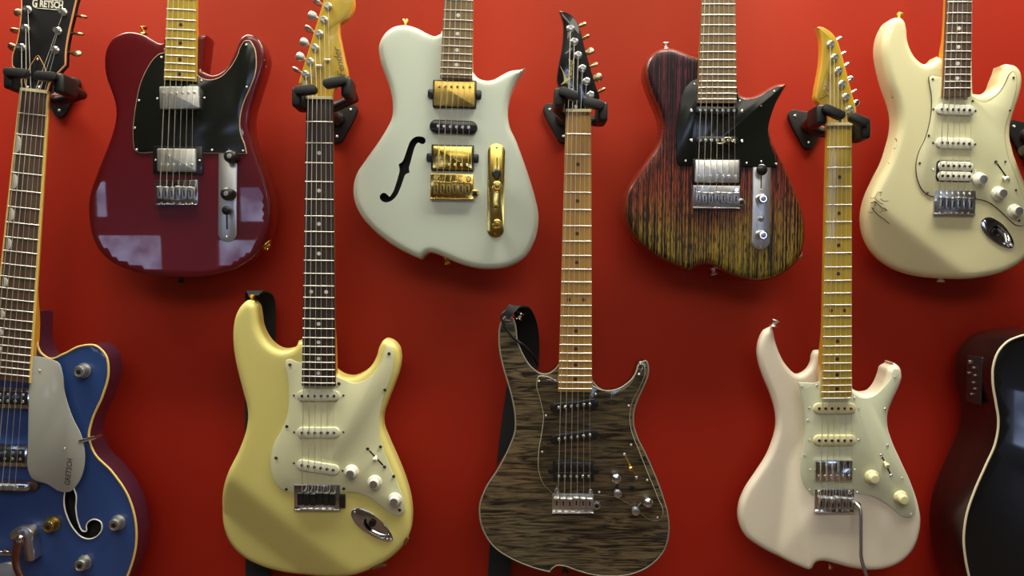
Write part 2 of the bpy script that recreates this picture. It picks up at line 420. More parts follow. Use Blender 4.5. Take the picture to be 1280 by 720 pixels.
STRAP_BUTTON = lathe_mesh('strap_button', [(0.0065, 0), (0.006, 0.001), (0.0035, 0.003), (0.0032, 0.006), (0.005, 0.0085), (0.0065, 0.010), (0.006, 0.0115), (0.003, 0.012)], 20)
POST = lathe_mesh('tuner_post', [(0.0062, 0), (0.0062, 0.001), (0.0052, 0.0017), (0.0048, 0.0017), (0.0040, 0.003), (0.0036, 0.006), (0.0042, 0.0085), (0.0040, 0.0095), (0.0018, 0.0095), (0.0016, 0.008)], 18)
STRAT_KNOB = lathe_mesh('knob', [(0.0118, 0), (0.0120, 0.0015), (0.0108, 0.0040), (0.0082, 0.0055), (0.0077, 0.0130), (0.0070, 0.0142), (0.0050, 0.0146)], 32)
DOME_KNOB = lathe_mesh('knob', [(0.0088, 0), (0.0088, 0.011), (0.0085, 0.0135), (0.0074, 0.0158), (0.0052, 0.0172), (0.0025, 0.0178)], 28)
FLAT_KNOB = lathe_mesh('knob', [(0.0085, 0), (0.0085, 0.0005), (0.0080, 0.0010), (0.0080, 0.0145), (0.0075, 0.0160), (0.0060, 0.0164), (0.0058, 0.0158), (0.0015, 0.0158)], 28)
G_KNOB = lathe_mesh('knob', [(0.0100, 0), (0.0104, 0.002), (0.0098, 0.006), (0.0098, 0.013), (0.0088, 0.0155), (0.0070, 0.0160), (0.0066, 0.0150), (0.0018, 0.0150)], 28)
def colored(me, mname): c_ = me.copy(); c_.materials.clear(); c_.materials.append(M[mname]); return c_

# ------------------------------------------------------------------ frames: a guitar's own plane in the room
class Frame:
    def __init__(s, name, px, front, tilt):
        """origin: where the sight line of photograph point px meets the depth front"""
        d = s.ray(*px); t = (front-CAM.y)/d.y
        s.O = CAM+d*t; s.tilt = math.radians(tilt)
        s.R = Matrix.Rotation(s.tilt, 3, 'X'); s.RT = s.R.transposed()
        s.root = empty(name, s.O, (s.tilt, 0, 0))
        a, b_ = s.P(px[0], px[1]), s.P(px[0]+1, px[1]); s.k = b_[0]-a[0]
    @staticmethod
    def ray(x, y): return Vector(((x-640)/FPX, 1.0, (360-y)/FPX))
    def P(s, x, y, h=0.0):
        o = s.RT @ (CAM-s.O); d = s.RT @ s.ray(x, y); t = (-h-o.y)/d.y; p = o+d*t
        return np.array((p.x, p.z))
    def pts(s, L, h=0.0): return [tuple(s.P(p[0], p[1], h))+tuple(p[2:3]) for p in L]
    def sil(s, L, dep, r, rb):
        """silhouette read from the photograph -> outline: rims turned to the middle show their back edge"""
        q = np.array([p[:2] for p in L], float); sg = 1 if area2(q) > 0 else -1; out = []
        for i, p in enumerate(L):
            d = q[(i+1) % len(q)]-q[i-1]; d /= np.linalg.norm(d)+1e-9; nn = np.array((d[1], -d[0]))*sg
            c = np.array((640., 360.))-q[i]; dist = np.linalg.norm(c); c /= dist+1e-9
            w_ = min(1, max(0, (nn.dot(c)+0.12)/0.24)); w_ = w_*w_*(3-2*w_)
            h = -(r*(1-w_)+(dep-rb)*w_)
            out.append(tuple(s.P(p[0], p[1], h))+tuple(p[2:3]))
        return out
    def put(s, name, me, x, y, h=0.0, parent=None, rot=0.0, hp=None):
        """shared mesh at photograph point; hp: height at which the point was read"""
        p = s.P(x, y, h if hp is None else hp)
        return link(name, me, None, parent or s.root, (p[0], -h, p[1]), (0, -math.radians(rot), 0))

def half_round(w_, top, depth, power, n=16):
    """neck section: (offset across, y)"""
    out = []
    for i in range(n+1):
        a = PI*i/n; c, s_ = math.cos(a), math.sin(a)
        e = 2.0/power
        out.append((w_/2*math.copysign(abs(c)**e, c), -top+depth*abs(s_)**e))
    return out
class Neck:
    pass
def neck(g, Lp, Rp, nut_y, end_y, bridge, frets, board, shaft, inlay, dots='center', hb=0.010, heel_y=None, n_strings=6,
         nut_mat='nut', sh=0.0115, spread=0.052, thick=0.022, binding=None, double_off=0.0):
    root = g.root
    def at(line, y): (x0, y0), (x1, y1) = line; return (x0+(x1-x0)*(y-y0)/(y1-y0), y)
    nl, nr_, el, er = [g.P(*at(Lp, nut_y), hb), g.P(*at(Rp, nut_y), hb), g.P(*at(Lp, end_y), hb), g.P(*at(Rp, end_y), hb)][0:4]
    B = g.P(bridge[0], bridge[1], sh); cn, ce = (nl+nr_)/2, (el+er)/2
    D = ce-cn; full = np.linalg.norm(D); D = D/full; A = np.array((-D[1], D[0])); 
    if A[0] < 0: A = -A
    wn, we = np.linalg.norm(nr_-nl), np.linalg.norm(er-el)
    scale = float((B-cn).dot(D))
    def width(s_): return wn+(we-wn)*s_/full
    def pos(s_, off): return cn+D*s_+A*off
    stations = np.linspace(0, full, 12)
    # fretboard
    rings = []
    for s_ in stations:
        w_ = width(s_); rg = []
        for u in np.linspace(-1, 1, 9): q = pos(s_, u*w_/2); rg.append((q[0], -(hb-0.0011*u*u), q[1]))
        for u in (1, -1): q = pos(s_, u*w_/2); rg.append((q[0], -(hb-0.0058), q[1]))
        rings.append(rg)
    fb = loft('fretboard', rings, M[board], root)
    # shaft
    heel = full*0.80 if heel_y is None else float((g.P(bridge[0], heel_y, hb)-cn).dot(D))
    rings = []
    for s_ in np.linspace(-0.004, full-0.001, 26):
        w_ = width(max(0, s_)); u = min(1, max(0, (s_-heel+0.05)/0.07)); u = u*u*(3-2*u)
        rg = []
        for off, y in half_round(w_, hb-0.0052, (thick-0.0055+0.003*s_/full)*(1-u)+0.021*u, 2.2+6*u):
            q = pos(s_, off); rg.append((q[0], y, q[1]))
        rings.append(rg)
    loft('neck', rings, M[shaft], root, 60)
    # nut
    q0, rg = [], []
    for s_ in (-0.0048, -0.0002):
        r2 = []
        for u in np.linspace(-1, 1, 5): q = pos(s_, u*wn/2); r2.append((q[0], -(hb+0.0016-0.0008*u*u), q[1]))
        for u in (1, -1): q = pos(s_, u*wn/2); r2.append((q[0], -(hb-0.006), q[1]))
        rg.append(r2)
    loft('nut', rg, M[nut_mat], root)
    ang = math.atan2(A[1], A[0])
    for k in range(1, frets+1):
        s_ = scale*(1-2**(-k/12)); w_ = width(s_)-0.0008
        p = [(pos(s_, u*w_/2)[0], -(hb-0.0011*u*u), pos(s_, u*w_/2)[1]) for u in (-1, -0.5, 0, 0.5, 1)]
        tube('fret', p, 0.00105, M['fret'], fb, n=8)
    if inlay:
        me = colored(DOT, inlay)
        for k in (3, 5, 7, 9, 12, 15, 17, 19, 21, 24):
            if k > frets: continue
            s_ = scale*(1-(2**(-k/12)+2**(-(k-1)/12))/2)
            offs = [0] if k not in (12, 24) else [-width(s_)*0.24, width(s_)*0.24]
            for o_ in offs:
                q = pos(s_, o_); link('position_dot', me, None, fb, (q[0], -hb+0.0001+0.0011*(2*o_/width(s_))**2, q[1]))
    if binding:
        for sd in (-1, 1):
            p = [(pos(s_, sd*width(s_)/2)[0], -(hb-0.0026), pos(s_, sd*width(s_)/2)[1]) for s_ in stations]
            tube('neck_binding', p, 0.0022, M[binding], fb, n=8)
    R_ = Neck(); R_.__dict__.update(pos=pos, wn=wn, scale=scale, B=B, D=D, A=A, sh=sh, hb=hb, n=n_strings, spread=spread, fb=fb, full=full, cn=cn)
    return R_
GAUGE = {6: [.00062, .00056, .00048, .00036, .00028, .00024], 7: [.00066, .00060, .00054, .00047, .00036, .00028, .00024]}
def strings(g, nk, posts, ph, saddle_off=0.0, hn=0.0016, fan=True):
    n = nk.n
    for i in range(n):
        u = -1+2*i/(n-1)
        a = nk.pos(-0.003, u*(nk.wn/2-0.0035)); q = nk.pos(nk.scale+saddle_off, u*nk.spread/2)
        top = nk.hb+hn
        pts = []
        if posts:
            pp = g.P(*posts[i], ph); pts.append((pp[0], -(ph+0.001), pp[1]))
        pts += [(a[0], -top, a[1]), (q[0], -nk.sh, q[1])]
        q2 = nk.pos(nk.scale+saddle_off+0.006, u*nk.spread/2); pts.append((q2[0], -(nk.sh-0.006), q2[1]))
        tube('string', pts, GAUGE[n][i], M['string'], g.root, n=6)
def headstock(g, outline, top, thick, m_, posts, buttons, post_mat='chrome_soft', button_mat='chrome_soft', off=(0, 0), edge=None, r=0.0022, btn=(0.0075, 0.0055)):
    dx, dy = off
    o = [tuple((p[0]+dx, p[1]+dy))+tuple(p[2:3]) for p in outline]
    P = ccw(spline(g.pts(o, top-0.002), 0.0035))
    hs = plate('headstock', P, top, top-thick, r, [M[m_], M[edge or m_]], g.root, 1)
    me = colored(POST, post_mat)
    for (x, y), (bx, by) in zip(posts, buttons):
        p = g.P(x+dx, y+dy, top); pg = link('tuning_peg', me, None, g.root, (p[0], -top, p[1]))
        b_ = g.P(bx+dx, by+dy, top-thick/2)-p
        L_ = np.linalg.norm(b_); ux, uz = b_/L_; yb = thick*0.75
        tube('tuner_shaft', [(ux*L_*0.25, yb, uz*L_*0.25), (ux*(L_-0.004), yb, uz*(L_-0.004))], 0.0021, M[button_mat], pg, n=10)
        # oval button: squashed lathe
        V = []
        prof = [(-0.0095, 0.0018), (-0.007, 0.0042), (-0.0045, btn[0]*0.8), (0, btn[0]), (0.0045, btn[0]*0.85), (0.0068, btn[0]*0.45)]
        rings = []
        tw = random.choice([0.0, 0.5, 1.1, 1.4])
        for s_, rr in prof:
            rg = []
            for k in range(14):
                a = 2*PI*k/14; c1, c2 = math.cos(a)*rr, math.sin(a)*rr*0.5
                u_, v_ = c1*math.cos(tw)-c2*math.sin(tw), c1*math.sin(tw)+c2*math.cos(tw)
                rg.append((ux*(L_+s_)-uz*u_, yb+v_, uz*(L_+s_)+ux*u_))
            rings.append(rg)
        loft('tuner_button', rings, M[button_mat], pg, 70)
    return hs
def single_coil(g, x, y, ang, cover, pole=POLE, L=0.070, W=0.0172, base=0.002, top=0.0066, n=6, screws=SCREW_SD, sx=0.0405, r=0.0016, pitch=0.0104, tear=None, hole=False):
    p = g.P(x, y, top)
    pk = link('pickup', plate_mesh('pickup', rrect(L, W, min(W, L)/2-0.0002, 8), top, base, r), M[cover], g.root, (p[0], 0, p[1]), (0, -math.radians(ang), 0))
    for i in range(n): link('pole_piece', pole, None, pk, ((i-(n-1)/2)*pitch, -top+0.0002, 0))
    if sx:
        for s_ in (-1, 1): link('mounting_screw', screws, None, pk, (s_*sx, -base, 0))
    return pk
def humbucker(g, x, y, wpx, hpx, ang, cover, pole, row, ring=None, base=0.001, top=0.0075, n=6, tabs=None, screws=None, r=0.0016, rows=1):
    """row: pole row offset (fraction of half height)"""
    p = g.P(x, y, top); W, H = wpx*g.k, hpx*g.k
    pk = link('pickup', plate_mesh('pickup', rrect(W, H, 0.0026, 4), top, base, r), M[cover], g.root, (p[0], 0, p[1]), (0, -math.radians(ang), 0))
    for i in range(n): link('pole_piece', pole, None, pk, ((i-(n-1)/2)*0.0100, -top+0.0003, row*H/2))
    if ring:
        rw, rh = ring; link('mounting_ring', plate_mesh('mounting_ring', rrect(rw*g.k, rh*g.k, 0.002, 3), base+0.0028, 0.0002, 0.0008), M['black_plastic'], pk)
    if tabs:
        for s_ in (-1, 1): link('pickup_tab', plate_mesh('pickup_tab', rrect(0.014, 0.0145, 0.003, 4), base+0.0022, 0.0002, 0.0006, dx=s_*(W/2+0.003)), M['black_plastic'], pk)
    if screws:
        for s_ in (-1, 1): link('mounting_screw', screws, None, pk, (s_*(W/2+0.006), -base, 0))
    return pk
SADDLE = None
def bridge(g, x0, y0, x1, y1, plate_mat, saddle_mat, n=6, base=0.0, lip=False, socket=None, posts=None, ang=0.0, sad0=0.35, ys=None, screw_top=False, pitch=None):
    """tremolo or fixed bridge: plate, one saddle per string"""
    k = g.k; cx, cy = (x0+x1)/2, (y0+y1)/2; W, H = (x1-x0)*k, (y1-y0)*k; p = g.P(cx, cy, 0.003)
    br = link('bridge', plate_mesh('bridge', rrect(W, H, 0.0015, 3), base+0.003, base, 0.0007), M[plate_mat], g.root, (p[0], 0, p[1]), (0, -math.radians(ang), 0))
    pitch = pitch or (W*0.86)/n
    for i in range(n):
        x = (i-(n-1)/2)*pitch; jit = (0.0006, 0, -0.0006, 0.0008, 0.0003, -0.0003, 0.0)[i]
        L_ = H*0.50; z0 = H/2-H*sad0+jit
        parts = [(box_mesh('s', x, -(base+0.0062), z0-L_/2, pitch*0.86, 0.0062, L_, 0.0007), Matrix(), 0),
                 (box_mesh('s', x, -(base+0.0089), z0-0.0018, pitch*0.86, 0.0026, 0.0036, 0.0008), Matrix(), 0),
                 (box_mesh('s', x, -(base+0.00935), z0-L_*0.55, pitch*0.22, 0.0003, L_*0.5), Matrix(), 1)]
        me = join_meshes('saddle', parts); me.polygons.foreach_set('use_smooth', [True]*len(me.polygons)); me.set_sharp_from_angle(angle=0.7)
        link('saddle', me, [M[saddle_mat], M['dark_steel']], br)
        link('intonation_screw', SCREW_S if plate_mat not in ('gold',) else SCREW_SG, None, br, (x, -(base+0.003), -H/2+0.0025))
        if screw_top: link('bridge_screw', SCREW_S, None, br, (x, -(base+0.003), H/2-0.0045))
    # turned up rear edge
    link('bridge_rear_edge', box_mesh('bridge_rear_edge', 0, -(base+0.0042), -H/2+0.0006, W, 0.0062, 0.0016, 0.0005), M[plate_mat], br)
    if posts:
        for (a, b_) in posts: g.put('bridge_post', colored(lathe_mesh('bridge_post', [(0.0046, 0), (0.0046, 0.0045), (0.0038, 0.0056), (0.0016, 0.0056), (0.0014, 0.0045)], 16), 'gold' if plate_mat == 'gold' else 'chrome'), a, b_, base+0.0022)
    if socket:
        q = g.P(*socket, 0.004)
        link('arm_socket', plate_mesh('arm_socket', ellipse(0.0065, 0.0065, 20), base+0.0036, base, 0.0008, dx=q[0], dz=q[1]), M[plate_mat], g.root)
        link('arm_hole', lathe_mesh('arm_hole', [(0.0036, 0), (0.0036, 0.0012), (0.0030, 0.0014)], 16), M['dark_steel'], g.root, (q[0], -(base+0.0034), q[1]))
    return br
def knob_print(me_parent, r=0.0095, h=0.0042):
    for i in range(10):
        a = math.radians(-60+i*33)
        link('knob_mark', box_mesh('knob_mark', r*math.sin(a), -h, r*math.cos(a), 0.0009, 0.0006, 0.0009), M['knob_text'], me_parent)
def strat_knob(g, x, y, base, mname='white_plastic', rot=0):
    k_ = g.put('knob', KN[mname], x, y, base, hp=base+0.004)
    parts = []
    for i in range(10):
        a = math.radians(-60+i*33); parts.append((box_mesh('m', 0.0100*math.sin(a), -0.0044, 0.0100*math.cos(a), 0.0008, 0.0010, 0.0011), Matrix(), 0))
    link('knob_numbers', join_meshes('knob_numbers', parts), M['knob_text'], k_)
    link('knob_cap', lathe_mesh('knob_cap', [(0.0066, 0), (0.0064, 0.0005), (0.0040, 0.0007)], 24), M['nickel' if mname == 'white_plastic' else mname], k_, (0, -0.0143, 0))
    return k_
KN = {k: colored(STRAT_KNOB, k) for k in ('white_plastic', 'cover_cream')}
def strat_switch(g, a, b_, tip, base, tipmat='white_plastic', slot='dark_steel', screws=SCREW_D):
    A_, B_ = g.P(*a, base), g.P(*b_, base); d = B_-A_; L_ = np.linalg.norm(d); ang = math.degrees(math.atan2(d[1], d[0])); c = (A_+B_)/2
    sw = link('pickup_switch', plate_mesh('pickup_switch', rot2(rrect(L_*0.82, 0.0024, 0.0011, 3), ang), base+0.0003, base-0.0005, 0.0001), M[slot], g.root, (c[0], 0, c[1]))
    t = g.P(*tip, base+0.008)-c
    link('switch_tip', lathe_mesh('switch_tip', [(0.0018, 0.0), (0.0022, 0.004), (0.0040, 0.0085), (0.0042, 0.0105), (0.0034, 0.0125), (0.0016, 0.0133)], 18), M[tipmat], sw, (t[0], -base, t[1]), (0.35, 0, 0))
    for q in (A_, B_): link('switch_screw', screws, None, g.root, (q[0], -base, q[1]))
def jack_hole(g, a, b_, wpx):
    A_, B_ = g.P(*a), g.P(*b_); d = B_-A_; L_ = np.linalg.norm(d); ang = math.degrees(math.atan2(d[1], d[0])); c = (A_+B_)/2; W = wpx*g.k
    q = np.array([(0.10*L_+L_*0.31*math.cos(t), W*0.33*math.sin(t)*(1-0.25*math.cos(t))) for t in np.linspace(0, 2*PI, 30, endpoint=False)])
    return rot2(q*1.06, ang)+c
def boat_jack(g, a, b_, wpx, flip=1):
    """recessed oval jack plate, from point a (plug end) to b"""
    A_, B_ = g.P(*a), g.P(*b_); d = B_-A_; L_ = np.linalg.norm(d); ang = math.degrees(math.atan2(d[1], d[0])); c = (A_+B_)/2
    W = wpx*g.k
    th = np.linspace(0, 2*PI, 48, endpoint=False)
    o = np.array([(L_/2*math.cos(t), W/2*math.sin(t)*(1-0.18*math.cos(t))) for t in th])
    hole = np.array([(0.10*L_+L_*0.31*math.cos(t), W*0.33*math.sin(t)*(1-0.25*math.cos(t))) for t in th])
    # rim
    n = 48; rings = [(o, 0.0), (o*0.985, 0.0014), (o*0.93, 0.0020), (hole*1.02+0, 0.0019), (hole*0.96, 0.0008), (hole*0.80+np.array((0.02*L_, 0)), -0.0085)]
    verts = []; faces = []
    for p, h in rings:
        p = rot2(p, ang); verts += [(x, -h, z) for x, z in p]
    for k_ in range(5):
        for i in range(n): j = (i+1) % n; faces.append((k_*n+i, k_*n+j, (k_+1)*n+j, (k_+1)*n+i))
    faces.append(tuple(5*n+i for i in range(n)))
    jk = link('jack_plate', mesh('jack_plate', verts, faces, 35), M['chrome'], g.root, (c[0], 0, c[1]))
    q = rot2([(-0.02*L_, 0)], ang)[0]
    link('jack_socket', lathe_mesh('jack_socket', [(0.0060, 0), (0.0060, 0.002), (0.0048, 0.0030), (0.0034, 0.0030), (0.0032, 0.001)], 20), M['dark_steel'], jk, (q[0], 0.0065, q[1]))
    for s_ in (-0.43, 0.45):
        q = rot2([(s_*L_, 0)], ang)[0]; link('jack_screw', SCREW_S, None, jk, (q[0], -0.0017, q[1]))
    return rot2(hole*1.03, ang)+c
def screws_at(g, L_, h, me=SCREW_D, name='pickguard_screw'):
    for (x, y) in L_: g.put(name, me, x, y, h)
def strap_button(g, x, y, dirpx, m_='chrome_soft', dep=0.022):
    p = g.P(x, y, -dep); d = Vector((dirpx[0], 0, -dirpx[1])).normalized()
    q = Vector((0, -1, 0)).rotation_difference(d)
    o = link('strap_button', colored(STRAP_BUTTON, m_), None, g.root, (p[0], dep, p[1])); o.rotation_mode = 'QUATERNION'; o.rotation_quaternion = q
def planes(*defs):
    """arm and belly contours: (x0,z0, nx,nz, slope, soft) adds depth past a line"""
    def f(x, z):
        t = np.zeros_like(x)
        for x0, z0, nx, nz, s_, soft in defs:
            u = (x-x0)*nx+(z-z0)*nz; t = t+np.where(u < -5*soft, 0, s_*0.5*(u+np.sqrt(u*u+soft*soft)))
        return np.minimum(t, 0.022)
    return f
def line_plane(g, a, b_, side, slope, soft=0.008):
    """contour past the line a-b (photograph points) towards the point side"""
    A_, B_, S_ = g.P(*a), g.P(*b_), g.P(*side); d = B_-A_; nn = np.array((d[1], -d[0])); nn /= np.linalg.norm(nn)
    if (S_-A_).dot(nn) < 0: nn = -nn
    return (A_[0], A_[1], nn[0], nn[1], slope, soft)

FRONT, TILT, T = -0.085, 3.0, 0.044

# ------------------------------------------------------------------ room
def struct(name, me, material):
    o = link(name, me, material); o['kind'] = 'structure'; return o
RX, RY, RZ = 3.9, -5.5, 3.0
struct('wall_front', box_mesh('wall_front', 0, 0.06, RZ/2, 2*RX, 0.12, RZ), M['wall'])
struct('floor', box_mesh('floor', 0, RY/2, -0.05, 2*RX, -RY+0.24, 0.1), M['floor'])
struct('ceiling', box_mesh('ceiling', 0, RY/2, RZ+0.05, 2*RX, -RY+0.24, 0.1), M['ceiling'])
struct('wall_left', box_mesh('wall_left', -RX-0.06, RY/2, RZ/2, 0.12, -RY+0.24, RZ), M['plaster'])
DY0, DY1, DZ0, DZ1 = -5.15, -4.70, 0.10, 0.62          # added for the acoustic's reflections: low side window in the right wall
struct('wall_right', join_meshes('wall_right', [(box_mesh('w', RX+0.06, (0.12+DY1)/2, RZ/2, 0.12, 0.12-DY1, RZ), Matrix(), 0),
    (box_mesh('w', RX+0.06, (RY-0.12+DY0)/2, RZ/2, 0.12, DY0-RY+0.12, RZ), Matrix(), 0), (box_mesh('w', RX+0.06, (DY0+DY1)/2, (RZ+DZ1)/2, 0.12, DY1-DY0, RZ-DZ1), Matrix(), 0),
    (box_mesh('w', RX+0.06, (DY0+DY1)/2, DZ0/2, 0.12, DY1-DY0, DZ0), Matrix(), 0)]), M['plaster'])
struct('reflection_window_8', join_meshes('reflection_window_8', [(box_mesh('f', RX+0.06, DY0+0.02, (DZ0+DZ1)/2, 0.05, 0.04, DZ1-DZ0), Matrix(), 0), (box_mesh('f', RX+0.06, DY1-0.02, (DZ0+DZ1)/2, 0.05, 0.04, DZ1-DZ0), Matrix(), 0),
    (box_mesh('f', RX+0.06, (DY0+DY1)/2, DZ1-0.02, 0.05, DY1-DY0, 0.04), Matrix(), 0), (box_mesh('f', RX+0.06, (DY0+DY1)/2, DZ0+0.02, 0.05, DY1-DY0, 0.04), Matrix(), 0)]), M['plaster'])
def wall_with_openings(name, y, openings, material):
    xs = sorted({-RX, RX, *[o[0] for o in openings], *[o[1] for o in openings]}); zs = sorted({0, RZ, *[o[2] for o in openings], *[o[3] for o in openings]})
    parts = []
    for i in range(len(xs)-1):
        for j in range(len(zs)-1):
            cx, cz = (xs[i]+xs[i+1])/2, (zs[j]+zs[j+1])/2
            if any(o[0] < cx < o[1] and o[2] < cz < o[3] for o in openings): continue
            parts.append((box_mesh('w', cx, y, cz, xs[i+1]-xs[i], 0.12, zs[j+1]-zs[j]), Matrix(), 0))
    return struct(name, join_meshes(name, parts), material)
OPEN = [(-3.62, -2.98, 1.02, 1.47), (-3.62, -3.43, 1.55, 1.93), (-2.58, -2.06, 1.02, 1.43), (-2.38, -2.06, 1.51, 1.88), (-2.70, -2.06, 2.22, 2.38), (-0.75, 0.45, 1.98, 2.36), (1.70, 2.42, 1.35, 2.15)]  # transoms and right-hand opening added for reflections in guards, gold and chrome
wall_with_openings('wall_back', RY-0.06, OPEN, M['plaster'])
for i, (x0, x1, z0, z1) in enumerate(OPEN):
    nm = f'reflection_window_{i+1}'
    fr_ = [((x0+x1)/2, z1-0.02, x1-x0, 0.04), ((x0+x1)/2, z0+0.02, x1-x0, 0.04), (x0+0.02, (z0+z1)/2, 0.04, z1-z0), (x1-0.02, (z0+z1)/2, 0.04, z1-z0)]
    struct(nm, join_meshes(nm, [(box_mesh('f', a, RY-0.06, c, w_, 0.06, h_), Matrix(), 0) for a, c, w_, h_ in fr_]), M['plaster'])

# ------------------------------------------------------------------ guitar hangers
def hanger(label, nut, lobe='left', grips=None, fret_front=-0.135, plate=None):
    nx_, ny_ = nut
    HF = Frame('guitar_hanger', (640, 360), 0.0, 0); bpy.data.objects.remove(HF.root)
    W = lambda x, y, h: Vector((HF.O.x+HF.P(x, y, h)[0], -h, HF.O.z+HF.P(x, y, h)[1]))
    hf = -fret_front
    c = W(nx_, ny_-6, hf)                       # middle of the grips
    pc = Vector((c.x, 0, c.z-0.012)) if plate is None else W(*plate, 0)
    root = empty('guitar_hanger', pc); tag(root, label, 'guitar hanger', 'guitar hangers on the wall')
    loc = lambda v_: v_-pc
    # three-lobed backplate
    lobes = [(-0.024, 0.017), (0.024, 0.017), (0.0, -0.030)]
    q = []
    for (lx, lz), a0 in zip([lobes[1], lobes[0], lobes[2]], (-30, 60, 195)):
        for k in range(7): a = math.radians(a0+k*150/6*1.0); q.append((lx+0.0115*math.cos(a), lz+0.0115*math.sin(a)))
    link('backplate', plate_mesh('backplate', spline(q, 0.003), 0.0075, 0.0002, 0.0015), M['black_metal'], root)
    for lx, lz in lobes: link('plate_screw', SCREW, None, root, (lx, -0.0074, lz))
    hub = loc(Vector((c.x, -0.080, c.z-0.006)))
    tube('arm', [(0, -0.005, 0), (hub.x*0.5, hub.y*0.5, hub.z*0.5), tuple(hub)], 0.0075, M['chrome_soft'], root, n=16)
    link('swivel_collar', colored(lathe_mesh('swivel_collar', [(0.014, 0.0), (0.014, 0.006), (0.011, 0.010), (0.008, 0.013)], 24), 'black_metal'), None, root, (0, -0.006, 0))
    # locking grips read from the photograph: (outer x,y, inner x,y) for each side
    if grips is None: grips = ((nx_-30, ny_-10, nx_-5, ny_-13), (nx_+30, ny_-10, nx_+6, ny_-13))
    hp = hf+0.020
    ends = []
    for (ax, ay, bx, by) in grips:
        A_, B_ = loc(W(ax, ay, hp)), loc(W(bx, by, hp)); d = B_-A_; L_ = d.length; ang = math.degrees(math.atan2(d.z, d.x)); cc = (A_+B_)/2
        gm = plate_mesh('grip', rot2(rrect(L_+0.010, 0.0140, 0.0064, 6), ang), 0.006, -0.007, 0.0016)
        link('grip', gm, M['rubber'], root, tuple(cc))
        s_ = -1 if d.x > 0 else 1
        e = Vector((A_.x+s_*0.003, 0, A_.z-0.008)); ends.append(e)
        b_ = box_mesh('fork_tip', 0, 0, 0, 0.016, 0.046, 0.032, 0.005)
        link('fork_tip', b_, M['rubber'], root, (e.x, -(hf-0.006), e.z))
    y0, y1 = -(hf-0.024), -(hf-0.052)
    pl = [(ends[0].x, y0, ends[0].z), (ends[0].x, y1, ends[0].z-0.002), (hub.x-0.012, -(hf-0.060), hub.z), (hub.x, -(hf-0.062), hub.z), (hub.x+0.012, -(hf-0.060), hub.z), (ends[1].x, y1, ends[1].z-0.002), (ends[1].x, y0, ends[1].z)]
    tube('fork', pl, 0.0085, M['rubber'], root, n=14)
    return root

# ------------------------------------------------------------------ shared headstock shapes (photograph points)
STRAT_HEAD = [(383.5, 125, 1), (384, 117, 1), (380, 110), (373, 104, 1), (403.6, 4), (409, -14), (419, -24), (432, -24), (441, -10), (443, 5), (440, 15), (433, 25), (425.5, 30), (424.3, 38), (427, 55), (431, 75), (434.5, 92), (434, 98), (425, 104), (418, 111), (416, 118), (415.5, 125, 1)]
STRAT_POSTS = [(382.2, 93.4), (388, 77.4), (394, 60), (399.4, 42.8), (405.2, 25), (410.4, 8.2)]
STRAT_BTN = [(369.6, 86.6), (374.5, 70), (379.3, 52), (385, 35.4), (389.6, 18.5), (395.5, 2)]
PINK_HEAD = [(1034.5, 158.5, 1), (1034, 146), (1028, 136), (1023.7, 130, 1), (1019, 125), (1019.3, 113), (1022, 98.5), (1025.5, 77), (1026.3, 58), (1025, 45), (1021, 34, 1), (1027, 33.3), (1034, 36.5), (1040, 41), (1047, 51), (1051, 63), (1058, 89), (1064, 112.6), (1069, 131.5), (1070.5, 140), (1068, 146), (1065.5, 150), (1065, 158.5, 1)]
PINK_POSTS = [(1061.5, 137.4), (1056.5, 121.6), (1052, 105.6), (1047.5, 89), (1042.6, 72.5), (1037.8, 56)]
PINK_BTN = [(1070.5, 128.7), (1067, 113.8), (1062.5, 98), (1057.5, 80.3), (1053.5, 66), (1048, 47.7)]

